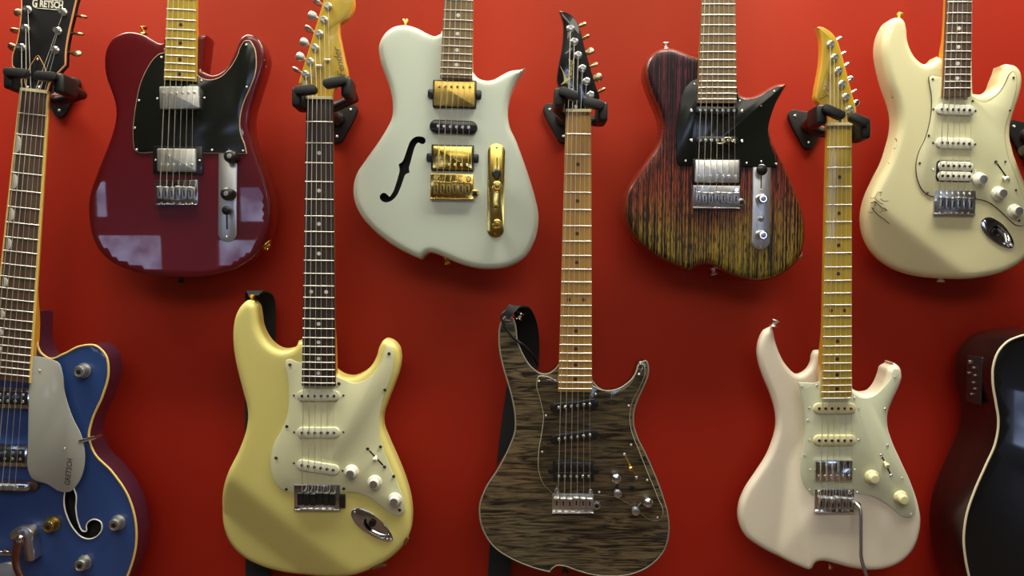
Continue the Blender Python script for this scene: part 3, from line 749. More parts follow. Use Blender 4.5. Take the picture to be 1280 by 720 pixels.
# ------------------------------------------------------------------ 1  blue hollow body, far left
def blue_guitar():
    g = Frame('electric_guitar', (0, 605), -0.095, 2.2); r = g.root
    tag(r, 'blue semi-hollow electric guitar with silver pickguard and yellow binding at far left', 'guitar')
    body = [(-12, 388, 1), (46, 389.5, 1), (45.5, 405), (45.5, 425), (51, 441), (63, 448.5), (80, 442.5), (100, 433), (120, 432.5), (132, 444), (135.5, 465), (128, 495), (115, 525), (111, 545), (117, 565), (140, 590), (160, 620), (169, 650), (170, 680), (163, 710), (148, 742), (118, 775), (70, 798), (10, 806), (-60, 798), (-125, 770), (-168, 725), (-186, 675), (-182, 640), (-160, 600), (-130, 565), (-118, 545), (-118, 520), (-128, 490), (-135, 465), (-128, 440), (-110, 428), (-80, 432), (-50, 440), (-28, 440), (-14, 425)]
    F_ = [(82, 613), (80, 625), (85, 648), (93, 662), (103, 671.5), (113, 673.5), (122, 669.5), (127.5, 661), (126.5, 653), (119, 649), (111.5, 651.5), (108, 657), (108, 664), (104.5, 664), (98, 653), (95, 637), (94.5, 616), (88, 606)]
    fh = spline(g.pts(F_), 0.003)
    O_ = spline(g.pts(body), 0.004)
    carved('body', O_, 0.052, 0.0015, 0.008, [M['blue'], M['plum']], r, holes=[fh], side_slot=1)
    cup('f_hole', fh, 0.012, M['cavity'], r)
    tube('f_hole_edge', [(x, -0.0003, z) for x, z in fh], 0.0011, M['white_line'], r, n=6, closed=True)
    tube('body_binding', [(x, 0.0004, z) for x, z in ccw(O_)], 0.0019, M['yellow_binding'], r, n=8, closed=True)
    # the f-hole on the other side of the strings
    fl = np.array([(x, z) for x, z in fh]); c0 = g.P(0, 640); fl[:, 0] = 2*c0[0]-fl[:, 0]
    nk = neck(g, ((25, 115), (-14, 475)), ((59, 115), (36.5, 475)), 115, 476, (-1, 604), 22, 'rosewood_brown', 'maple_side', None, n_strings=6, hb=0.016, sh=0.019, heel_y=400, binding='yellow_binding')
    # thumbnail inlays along the bass edge
    me = None
    for k in (3, 5, 7, 9, 12, 15, 17, 19):
        s_ = nk.scale*(1-(2**(-k/12)+2**(-(k-1)/12))/2); L_ = nk.scale*(2**(-(k-1)/12)-2**(-k/12))*0.42
        w_ = nk.wn+0.010*s_/nk.full
        q = [nk.pos(s_+L_*math.cos(a), -w_/2+0.0035+0.0065*max(0, math.sin(a))) for a in np.linspace(0, PI, 12)]
        plate('thumbnail_inlay', np.array(q), nk.hb+0.0002, nk.hb-0.001, 0.0001, M['pearl'], nk.fb)
    head = [(24, 115, 1), (25, 92), (15.5, 82, 1), (15.6, 72), (22, 50), (26, 25), (27, 0), (22, -22), (30, -34), (48, -28), (62, -33), (78, -27), (96, -30), (101, -18), (95, 0), (90.6, 18.8), (85.4, 41.7), (82, 62.5), (81.3, 81, 1), (73, 90), (62.5, 102), (58.5, 115, 1)]
    posts = [(27.5, 59.4), (32.7, 35.8), (35.4, 12.5), (79.6, 15.6), (73, 39), (69.8, 63)]
    btn = [(13.5, 58), (17, 37.5), (21, 14.6), (102.5, 20), (98, 41.7), (95, 66)]
    headstock(g, head, 0.012, 0.014, 'black_satin', posts, btn, button_mat='bronze', r=0.001, btn=(0.0065, 0.0055))
    hp_ = ccw(spline(g.pts(head, 0.012), 0.004))
    tube('headstock_binding', [(x, -0.011, z) for x, z in hp_], 0.0014, M['orange_binding'], r, n=6, closed=True)
    tr = spline(g.pts([(47.5, 69.5), (52, 76), (57, 90), (54, 100), (49, 110), (34, 110), (31, 102), (36, 87), (42, 76)], 0.0135), 0.002)
    plate('truss_rod_cover', tr, 0.0137, 0.0118, 0.0005, M['black_plastic'], r)
    tube('cover_edge', [(x, -0.0138, z) for x, z in ccw(tr)[:]], 0.0006, M['orange_binding'], r, n=5, closed=True)
    screws_at(g, [(47, 74), (35, 108.5), (49, 108.5)], 0.0137, SCREW_S, 'cover_screw')
    # the name on the headstock
    p = g.P(60, 5.5, 0.012); lw = g.k
    text('headstock_logo', 'RETSCH', 11.0*lw, M['white_print'], r, p[0]+4.2*lw, p[1]-0.5*lw, 0.0122, -5, 0.72, 0.0, 0.0005)
    q = g.P(43.8, 4.5, 0.012); text('headstock_initial', 'G', 14*lw, M['white_print'], r, q[0], q[1], 0.0123, -5, 0.62, 0.0, 0.0007)
    for y_ in (0.2, 11.6):
        a, b_ = g.P(46, y_-1.4, 0.012), g.P(79, y_+1.4, 0.012); tube('logo_bar', [(a[0], -0.0122, a[1]), (b_[0], -0.0122, b_[1])], 0.0005, M['white_print'], r, n=6)
    strings(g, nk, posts, 0.018, hn=0.0016)
    # pickguard
    pg = [(38, 445, 1), (56, 447), (75, 455.5), (78, 466), (81, 490), (91, 522), (102, 545), (106, 565), (105, 585), (97, 605), (87, 614.5), (77, 614.5), (60, 605), (40, 597), (36, 588), (35.5, 560), (36, 520), (37, 478)]
    plate('pickguard', spline(g.pts(pg, 0.012), 0.003), 0.0135, 0.0115, 0.0006, M['silver_guard'], r)
    screws_at(g, [(49.5, 463), (81, 560.5)], 0.0135, SCREW_S)
    for x, y in ((60, 480), (70, 590)): p = g.P(x, y, 0.012); link('guard_standoff', lathe_mesh('guard_standoff', [(0.003, 0), (0.003, 0.0115)], 12), M['black_plastic'], r, (p[0], 0, p[1]))
    a, b_ = g.P(99, 552, 0.013), g.P(120, 546, 0.006)
    tube('guard_bracket', [(a[0], -0.0115, a[1]), (b_[0], -0.0115, b_[1]), (b_[0]+0.003, 0.004, b_[1])], 0.0032, M['chrome'], r, n=10)
    p = g.P(86, 590, 0.0138); text('pickguard_logo', 'GRETSCH', 9.5*lw, M['black_print'], r, p[0], p[1], 0.0137, 83, 0.82, 0.12, 0.0001)
    for (cx, cy, w_, h_, a) in ((5.5, 497, 66, 26, -2), (2, 569, 66, 27, -2)):
        p = g.P(cx, cy, 0.010); W_, H_ = w_*lw, h_*lw
        pk = link('pickup', plate_mesh('pickup', rrect(W_, H_, 0.003, 4), 0.011, 0, 0.0015), M['chrome'], r, (p[0], 0, p[1]), (0, math.radians(2), 0))
        link('pickup_inset', plate_mesh('pickup_inset', rrect(W_-0.010, H_-0.013, 0.001, 2), 0.0113, 0.009, 0.0003), M['black_plastic'], pk)
        for i in range(6):
            for zz in (0.0052, -0.0052): link('pole_piece', POLE_C, None, pk, ((i-2.5)*0.0124, -0.0111, zz))
    # bridge bar with saddles
    p = g.P(-2, 608, 0.012)
    br = link('bridge', plate_mesh('bridge', rrect(0.102, 0.013, 0.006, 6), 0.0125, 0.006, 0.0012), M['chrome'], r, (p[0], 0, p[1]), (0, math.radians(1.5), 0))
    link('bridge_base', plate_mesh('bridge_base', rrect(0.120, 0.014, 0.006, 6), 0.006, 0, 0.001), M['rosewood_brown'], br)
    for i in range(6): link('saddle', box_mesh('saddle', (i-2.5)*0.0104, -0.0150, 0.0, 0.0075, 0.006, 0.0085, 0.0012), M['nickel'], br)
    for s_ in (-1, 1): link('thumbwheel', lathe_mesh('thumbwheel', [(0.0062, 0), (0.0062, 0.003), (0.003, 0.0035), (0.003, 0.008), (0.002, 0.0085)], 18), M['chrome'], br, (s_*0.045, -0.0085, 0))
    # vibrato tailpiece: bar across, hinge block and handle
    a, b_ = g.P(-45, 690, 0.018), g.P(17, 691, 0.018)
    tp = tube('vibrato_bar', [(a[0], -0.018, a[1]), (b_[0]+0.012, -0.018, b_[1])], 0.0042, M['chrome'], r, n=14)
    for i in range(6): tube('string_pin', [(a[0]+0.018+i*0.0104, -0.0205, a[1]+0.002), (a[0]+0.018+i*0.0104, -0.0240, a[1]+0.006)], 0.0012, M['chrome'], tp, n=8)
    yk = spline(g.pts([(14, 668), (20, 660), (30, 657.5), (39, 660), (43, 666), (43, 676), (45, 690), (44.5, 699), (40, 701), (34, 699), (32, 690), (30, 676), (22, 672), (16, 673)], 0.015), 0.003)
    plate('vibrato_bracket', yk, 0.021, 0.0005, 0.003, M['chrome_soft'], r)
    frm = spline(g.pts([(-48, 708), (-10, 708), (15, 705), (22, 712), (24, 740), (10, 770), (-5, 790), (-24, 790), (-42, 765), (-52, 735)], 0.006), 0.004)
    plate('vibrato_frame', frm, 0.007, 0.0003, 0.002, M['nickel'], r)
    H_ = [(23, 673, 0.026), (21, 684, 0.027), (19, 697, 0.028), (21, 710, 0.030), (27, 724, 0.032), (34, 745, 0.033), (40, 775, 0.033)]
    hp3 = [(*g.P(x, y, h), h) for x, y, h in H_]
    tube('vibrato_handle', [(x, -h, z) for x, z, h in hp3], [0.0065, 0.0072, 0.0070, 0.0062, 0.0056, 0.0055, 0.005], M['copper'], r, n=14, flat=0.5)
    p = g.P(24, 674, 0.030); link('handle_bolt', lathe_mesh('handle_bolt', [(0.0062, 0), (0.006, 0.003), (0.0045, 0.0045), (0.002, 0.005)], 18), M['chrome'], r, (p[0], -0.028, p[1]))
    for (x, y), mm in (((62.5, 657), 'gold_dark'), ((144.5, 655), 'nickel'), ((102, 705.5), 'nickel'), ((101, 464), 'nickel')):
        k_ = g.put('knob', colored(G_KNOB, mm), x, y, 0.001, hp=0.010)
        link('knob_emblem', plate_mesh('knob_emblem', ellipse(0.0042, 0.0042, 5), 0.0162, 0.0148, 0.0003), M['dark_steel'], k_)
        link('knob_washer', lathe_mesh('knob_washer', [(0.0125, 0), (0.0122, 0.0012), (0.010, 0.0015)], 24), M[mm], k_)
    hanger('black wall hanger holding the blue hollow body guitar by its black headstock', (41, 115), grips=((10, 90.5, 31, 92), (68, 96, 48, 95)), plate=(77, 118))
    return g
blue_guitar()

# ------------------------------------------------------------------ 2  dark red single cutaway, top left
def red_guitar():
    g = Frame('electric_guitar', (218, 240), FRONT, TILT); r = g.root
    tag(r, 'glossy dark red single-cutaway electric guitar with big black pickguard, upper left', 'guitar')
    body = [(205, 48, 1), (205, 54.5, 1), (200, 54), (192, 50), (183, 44.5), (172, 41), (160, 40), (150, 43), (141, 49.5), (135, 59), (132, 71), (132, 86), (135, 101), (140, 114), (144, 126), (146, 139), (145, 152), (141, 168), (134, 187), (120, 223), (112.7, 246.5), (112, 270), (116, 294), (125, 313), (139.6, 327), (158, 336), (179, 342), (205.5, 345.5), (232, 345.8), (258, 345), (284.7, 341), (311, 332), (329.6, 317.8), (341.5, 296.6), (346.7, 275.5), (346.7, 254), (341.5, 230.7), (332, 204), (325, 182), (321, 165), (321, 150), (329, 120), (337.5, 92), (340, 79), (338, 67), (330, 54), (320, 46), (309, 43), (303, 46.5), (299, 53), (296, 61), (291, 72), (285, 83), (276, 91), (268, 94), (262.5, 94.5, 1), (262, 47, 1)]
    rr, rb = 0.004, 0.004
    O_ = spline(g.sil(body, T, rr, rb), 0.004)
    carved('body', O_, T, rr, rb, [M['candy']], r)
    # worn corner chips
    nk = neck(g, ((208.7, 1), (204.5, 100)), ((245, 1), (243.7, 100)), -250, 100.5, (218, 240), 21, 'maple', 'maple_side', 'inlay_dark', heel_y=62, thick=0.024)
    hs = headstock(g, STRAT_HEAD, 0.002, 0.013, 'maple', STRAT_POSTS, STRAT_BTN, off=(-168, -374))
    strings(g, nk, [(x-168, y-374) for x, y in STRAT_POSTS], 0.009)
    pg = [(205, 66, 1), (201, 66.3), (192.5, 72.5), (184, 85), (176, 102.5), (171, 122.5), (167.5, 145), (166, 163), (166.8, 180), (168.5, 188), (172.5, 190.3), (190, 190.6), (308.5, 192, 1), (306, 180.5), (301, 167), (300, 150), (304, 130), (312.5, 110), (319, 92.5), (320.5, 73), (317.5, 58), (312, 50.5), (306, 50.5), (301.5, 56), (296, 70), (286, 86), (275, 96), (264, 99.5), (252.5, 97.5), (246, 93, 1), (246, 84, 1), (205, 60, 1)]
    plate('pickguard', spline(g.pts(pg, 0.002), 0.004), 0.0025, 0.0, 0.0009, [M['black_guard'], M['cream_ply']], r, 1)
    screws_at(g, [(202, 71.5), (173.5, 125.5), (168.5, 160), (171, 187), (265, 187.6), (304, 188.5), (308.5, 109), (308, 56), (251.5, 101)], 0.0025, SCREW_S)
    humbucker(g, 224, 122, 49.5, 28, 0.8, 'nickel', POLE_N, 0.42, base=0.002, top=0.0085, screws=SCREW_S)
    pk = humbucker(g, 220.4, 200, 48.5, 28.5, -0.6, 'nickel', POLE_N, -0.42, ring=(62, 35), base=0.001, top=0.0085)
    for s_ in (-1, 1): link('mounting_screw', SCREW_S, None, pk, (s_*0.036, -0.0036, 0))
    bridge(g, 194, 225, 247, 256, 'chrome', 'chrome_soft', sad0=0.28)
    cp = rot2(rrect(23*g.k, 121*g.k, 11.4*g.k, 10), -1.5); c = g.P(284.8, 242)
    cpl = link('control_plate', plate_mesh('control_plate', cp, 0.0016, 0.0, 0.0005), M['plate_chrome'], r, (c[0], 0, c[1]))
    def loc(x, y, h): q = g.P(x, y, h)-c; return (q[0], q[1])
    for (x, y) in ((289.5, 196), (285.5, 242.5)):
        q = loc(x, y, 0.008); kb = link('knob', colored(DOME_KNOB, 'dark_steel'), None, cpl, (q[0], -0.0016, q[1])); kb.scale = (1.25, 1.0, 1.25)
        link('knob_cap', lathe_mesh('knob_cap', [(0.0032, 0), (0.003, 0.0006), (0.0015, 0.0008)], 16), M['nickel'], kb, (0, -0.0176, 0))
    q = loc(283.6, 277, 0.002); link('switch_slot', plate_mesh('switch_slot', rrect(0.0028, 0.026, 0.0013, 3), 0.0019, 0.0012, 0.0001), M['dark_steel'], cpl, (q[0], 0, q[1]))
    q = loc(284, 263, 0.010); link('switch_tip', lathe_mesh('switch_tip', [(0.002, 0), (0.0022, 0.005), (0.0072, 0.0065), (0.0075, 0.0125), (0.005, 0.014)], 20), M['black_plastic'], cpl, (q[0], -0.0016, q[1]))
    for x, y in ((283.4, 296), (286.2, 187)): q = loc(x, y, 0.002); link('plate_screw', SCREW_S, None, cpl, (q[0], -0.0015, q[1]))
    strap_button(g, 180, 42.5, (0, -1), 'gold_dark'); strap_button(g, 226, 345, (0, 1), 'dark_steel')
    # side output jack at the lower right rim
    p = g.P(331, 307, -0.022); d = Vector((0.75, 0, -0.66)); q = Vector((0, -1, 0)).rotation_difference(d)
    o = link('output_jack', lathe_mesh('output_jack', [(0.0130, 0), (0.0130, 0.001), (0.0100, 0.002), (0.0080, 0.0022), (0.0065, 0.0055), (0.0040, 0.0055), (0.0035, 0.003)], 24), M['gold_dark'], r, (p[0]+0.002, 0.022, p[1])); o.rotation_mode = 'QUATERNION'; o.rotation_quaternion = q
    for (x, y, s_) in ((123.5, 228, 1.2), (330, 75, 0.5), (332.5, 83, 0.5), (133, 75, 0.5)):
        p = g.P(x, y, 0); link('paint_chip', plate_mesh('paint_chip', spline([(p[0]+0.0028*s_*math.cos(a)*random.uniform(.6, 1.2), p[1]+0.004*s_*math.sin(a)*random.uniform(.6, 1.2)) for a in np.linspace(0, 2*PI, 8, endpoint=False)], 0.001), -0.0002 if s_ > 1 else -0.0012, -0.004, 0.0001), M['primer'], r)
    hanger('black wall hanger holding the dark red guitar above the frame', (236, -250))
red_guitar()

# ------------------------------------------------------------------ 3  butter yellow double cutaway
def yellow_guitar():
    g = Frame('electric_guitar', (397, 615), FRONT, TILT); r = g.root
    tag(r, 'pale butter yellow double-cutaway electric guitar with three white pickups and dark fretboard', 'guitar')
    body = [(378, 424, 1), (372, 431), (365, 434.5), (355, 434.3), (344, 428), (335, 416.5), (330, 404), (328, 390), (325.5, 380), (320, 375), (312, 375), (304, 380), (297, 390.5), (293, 406), (292.3, 425), (294.5, 446), (299, 467), (305, 490), (309.5, 507), (310.7, 521), (308, 538), (299.5, 562), (286, 589), (276, 617), (272.7, 643), (275.5, 667), (285, 687.5), (299.6, 701.5), (319, 712), (341, 719), (368, 723.5), (400, 724.5), (430, 721.5), (452, 715.5), (471, 707.5), (489, 696.5), (504, 682), (513.5, 663), (516.5, 643), (514.6, 620), (508, 596), (497.5, 569.6), (487.5, 547), (481, 529), (481, 517), (485.5, 503), (494, 481), (501, 460), (502.8, 445), (499.5, 431), (490, 423), (481, 424), (475, 432), (471, 445), (465, 456), (455, 464.5), (442.5, 468.5), (430, 466), (421.5, 460, 1), (420, 424, 1)]
    rr, rb = 0.0115, 0.009
    ct = planes(line_plane(g, (268, 585), (430, 712), (290, 700), 0.36, 0.009))
    carved('body', spline(g.sil(body, T, rr, rb), 0.004), T, rr, rb, [M['butter']], r, contour=ct, holes=[jack_hole(g, (440, 637.5), (491, 675.5), 24)])
    nk = neck(g, ((382.7, 124), (377, 482)), ((415.5, 124), (419, 482)), 124, 482.5, (397, 614), 22, 'rosewood', 'maple_side', 'pearl', heel_y=440)
    headstock(g, STRAT_HEAD, 0.002, 0.013, 'maple', STRAT_POSTS, STRAT_BTN, button_mat='nickel', edge='maple_side')
    strings(g, nk, STRAT_POSTS, 0.009)
    for x, y in ((409.5, 75), (398.8, 82.5)):
        p = g.P(x, y, 0.006); st = link('string_tree', box_mesh('string_tree', 0, 0, 0, 0.0115, 0.0022, 0.003, 0.0008), M['chrome_soft'], r, (p[0], -0.0078, p[1]))
        link('tree_screw', lathe_mesh('tree_screw', [(0.0025, 0.0), (0.0025, 0.0065)], 12), M['gold_dark'], st, (0, 0.0062, 0))
    p = g.P(424.5, 78, 0.002); text('headstock_logo', 'Fender', 12.5*g.k, M['brown_print'], r, p[0], p[1], 0.0022, 101, 1.0, 0.35, 0.0)
    pg = [(376.5, 454.5, 1), (370, 452.5), (363, 449.5), (357.5, 450.5), (356, 457), (359, 468), (361, 485), (361, 500), (359, 520), (353, 536), (343, 554), (338.6, 572), (339, 588), (344.4, 602.5), (353.7, 613), (366, 616.5, 1), (425, 615, 1), (444.7, 616), (460.5, 621), (476, 632.5), (489.5, 642), (498.8, 644.8), (506, 639), (505, 627.6), (497.5, 606.5), (487, 583), (479, 561.7), (474, 543), (473.5, 528), (475.5, 512), (481, 492), (489, 470), (492, 452.5), (490, 437.5), (486, 431.5), (482, 435.5), (477.5, 450), (469, 464.5), (455, 476), (442.5, 479), (430, 475), (420.5, 470.5, 1), (419, 452, 1), (378, 440, 1)]
    plate('pickguard', spline(g.pts(pg, 0.002), 0.004), 0.0022, 0.0, 0.0008, [M['parchment'], M['mint_edge']], r, 1)
    screws_at(g, [(362.5, 456), (423.7, 479.5), (486.3, 442), (481.2, 487.5), (358.5, 533), (345, 572.5), (358, 611.5), (429.7, 611), (475.6, 558.3), (492.2, 595.5), (499.6, 637.6)], 0.0022)
    single_coil(g, 397.5, 495, 0, 'cover_white'); single_coil(g, 397.5, 541, 0, 'cover_white'); single_coil(g, 397, 584.6, -9, 'cover_white')
    bridge(g, 367.5, 605.8, 425, 637, 'chrome', 'dark_steel', sad0=0.30, pitch=0.0106)
    q = spline(g.pts([(424, 618, 1), (431.5, 618, 1), (431.5, 635, 1), (424, 635, 1)], 0.003), 0.004); plate('arm_mount', q, 0.004, 0, 0.0006, M['dark_steel'], r)
    for x, y in ((439, 590.5), (468, 603.5), (493.3, 625.5)): strat_knob(g, x, y, 0.0022)
    strat_switch(g, (459.7, 561), (480.8, 583.6), (469, 571.7), 0.0022)
    boat_jack(g, (440, 637.5), (491, 675.5), 24)
    strap_button(g, 316, 377, (-0.1, -1), 'gold_dark')
    for pts in ([(462, 711), (470, 706.5), (480, 704.5), (483, 706), (474, 709), (466, 711.5)], [(505, 679), (509, 671), (511, 672), (509, 678), (506.5, 681.5)]):
        plate('paint_chip', spline(g.pts(pts, -0.006), 0.0015), -0.0030, -0.010, 0.0002, M['primer'], r)
    hanger('black wall hanger gripping the amber headstock of the butter yellow guitar', (399, 124), grips=((372, 113.5, 392, 111.5), (429, 100.5, 408, 105)))
    # strap hanging down behind the body
    W = lambda x, y, h: FW(x, y, h)
    st = empty('guitar_strap', FW(325, 400, 0.05)); tag(st, 'black webbing strap hanging behind the butter yellow guitar', 'guitar strap', 'straps behind the lower guitars')
    ribbon(st, [(317, 370, 0.082, 12), (320, 364, 0.066, 24), (325, 372, 0.036, 36), (326, 400, 0.022, 37), (325, 450, 0.019, 37), (325, 520, 0.016, 37), (324, 600, 0.014, 35), (323, 680, 0.013, 32), (322, 740, 0.013, 30), (322, 800, 0.015, 30)], 'strap_black', 'strap_webbing')
_FW = Frame('tmp', (640, 360), 0.0, 0); bpy.data.objects.remove(_FW.root)
def FW(x, y, h): p = _FW.P(x, y, h); return Vector((_FW.O.x+p[0], -h, _FW.O.z+p[1]))
def ribbon(parent, L_, m_, name, th=0.0026):
    """flat strap: (x, y, distance off the wall, width in photograph pixels)"""
    o = parent.location; V = []; C = [FW(x, y, h)-o for x, y, h, w_ in L_]; ws = [w_*(1.38-h)/FPX/2 for x, y, h, w_ in L_]
    # densify
    key = np.array([(c.x, c.y, c.z, w_) for c, w_ in zip(C, ws)]); dense = []
    for i in range(len(key)-1):
        p0, p1, p2, p3 = key[max(0, i-1)], key[i], key[i+1], key[min(len(key)-1, i+2)]
        for u in np.linspace(0, 1, 6, endpoint=False): dense.append(0.5*((2*p1)+(-p0+p2)*u+(2*p0-5*p1+4*p2-p3)*u*u+(-p0+3*p1-3*p2+p3)*u**3))
    dense.append(key[-1]); rings = []
    for i, q in enumerate(dense):
        t = Vector(dense[min(i+1, len(dense)-1)][:3])-Vector(dense[max(0, i-1)][:3]); t.normalize()
        side = Vector((1, 0, 0)); side = (side-t*side.dot(t)).normalized(); nn = side.cross(t).normalized(); c = Vector(q[:3]); w_ = q[3]
        rings.append([tuple(c+side*w_*a+nn*th/2*b_) for a, b_ in ((-1, -1), (0, -1), (1, -1), (1, 1), (0, 1), (-1, 1))])
    return loft(name, rings, M[m_], parent, 40)
yellow_guitar()

# ------------------------------------------------------------------ 4  white one with gold hardware
def white_gold_guitar():
    g = Frame('electric_guitar', (566, 228), FRONT, TILT); r = g.root
    tag(r, 'white electric guitar with gold hardware, f-hole and one pointed horn', 'guitar')
    body = [(551, 42.5, 1), (544, 45.5), (535, 42.5), (522.5, 36), (507.5, 32), (492.5, 34), (480.5, 43.5), (474, 57.5), (475, 73), (481, 92.5), (487.5, 111), (491, 130), (490, 147.5), (482.5, 163), (471, 181), (457.5, 200), (446, 218), (442, 235), (444, 253), (452.5, 271), (467.5, 288), (487.5, 304), (510, 317), (522, 322), (530, 324, 1), (533.5, 319), (538, 316), (546, 317), (557, 321.5), (570, 327), (590, 333.5), (615, 336), (640, 331.5), (657, 320.5), (667, 304), (672, 287), (673, 268), (669, 247), (662.5, 225), (654, 200), (645, 176), (637, 158), (635, 140), (638, 123.5), (646, 105.5), (656.5, 90, 1), (650, 87.3), (638, 89), (627.5, 94), (617.5, 99.5), (607.5, 101), (597.5, 97.5), (591, 91, 1), (590, 60, 1), (552, 38, 1)]
    fp = [(405, 12), (408, 28), (398, 40), (382, 38), (372, 32), (358, 48), (345, 85), (333, 130), (325, 162), (328, 183, 1), (308, 192), (298, 215), (282, 260), (262, 300), (235, 325), (208, 332), (186, 322), (178, 303), (188, 287), (205, 285), (218, 295), (226, 303), (242, 285), (258, 245), (270, 205), (278, 170), (273, 142, 1), (292, 128), (304, 100), (318, 60), (335, 22), (355, 5), (380, 2)]
    fh = spline(g.pts([(x/4+430, y/4+170)+tuple(c) for x, y, *c in fp]), 0.003)
    rr, rb = 0.0105, 0.006
    carved('body', spline(g.sil(body, T, rr, rb), 0.004), T, rr, rb, [M['white_paint']], r, holes=[fh])
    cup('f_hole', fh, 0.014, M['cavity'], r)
    nk = neck(g, ((554.7, 5), (550, 97)), ((591.7, 5), (590, 97)), -262, 97.5, (566, 228), 22, 'roasted_dark', 'roasted', 'pearl', heel_y=52)
    headstock(g, PINK_HEAD, 0.002, 0.013, 'maple', PINK_POSTS, PINK_BTN, off=(-470, -420), post_mat='gold', button_mat='gold')
    strings(g, nk, [(x-470, y-420) for x, y in PINK_POSTS], 0.009)
    humbucker(g, 568, 117, 51.5, 31, -1.2, 'gold_dark', POLE_G, 0.52, ring=(54, 34), tabs=True, top=0.0075)
    humbucker(g, 565.5, 197, 50, 29, -1.2, 'gold', POLE_G, -0.60, ring=(53, 32.5), tabs=True, top=0.0075)
    single_coil(g, 566.7, 158.5, -2.5, 'black_plastic', POLE_C, L=0.079, W=0.0225, base=0.0002, top=0.006, sx=None, r=0.003, pitch=0.0100)
    bridge(g, 538, 217.5, 592, 249, 'gold', 'gold_dark', socket=(593.5, 241.5), sad0=0.32, ang=-0.8)
    for x, y in ((545, 222), (586, 223.5)): g.put('bridge_post', colored(lathe_mesh('bridge_post', [(0.0042, 0), (0.0042, 0.005), (0.0034, 0.006), (0.0014, 0.006)], 16), 'gold'), x, y, 0.003)
    c = g.P(620, 238.4); cp = rot2(rrect(21.5*g.k, 117*g.k, 10.6*g.k, 10), -0.8)
    cpl = link('control_plate', plate_mesh('control_plate', cp, 0.0018, 0.0, 0.0006), M['gold'], r, (c[0], 0, c[1]))
    def put(nm, me, x, y, h, mm=None, hp=None): q = g.P(x, y, h if hp is None else hp)-c; return link(nm, me, mm, cpl, (q[0], -h, q[1]))
    put('switch_slot', plate_mesh('switch_slot', rrect(0.0016, 0.019, 0.0007, 3), 0.0003, -0.0005, 0.0001), 621.3, 204, 0.0018, M['cavity'])
    put('switch_tip', lathe_mesh('switch_tip', [(0.002, 0), (0.0022, 0.004), (0.0070, 0.006), (0.0076, 0.0105), (0.005, 0.013)], 20), 620.6, 217, 0.0018, M['dark_steel'], 0.008)
    for y in (232.5, 280): 
        k_ = put('knob', colored(FLAT_KNOB, 'gold'), 621.5, y, 0.0018, hp=0.012)
        link('knob_cap', plate_mesh('knob_cap', ellipse(0.0042, 0.0042, 20), 0.0166, 0.0150, 0.0003), M['gold_dark'], k_)
    put('mini_switch', lathe_mesh('mini_switch', [(0.0048, 0), (0.0048, 0.002), (0.0022, 0.0025), (0.0018, 0.008), (0.001, 0.0085)], 16), 619.7, 257, 0.0018, M['gold_dark'])
    for x, y in ((620.8, 184.3), (619, 292.3)): put('plate_screw', SCREW_SG, x, y, 0.0018)
    strap_button(g, 507, 33.5, (0, -1), 'gold'); strap_button(g, 558, 322, (0.2, 1), 'gold')
    hanger('black wall hanger holding the white and gold guitar above the frame', (580, -262))
white_gold_guitar()

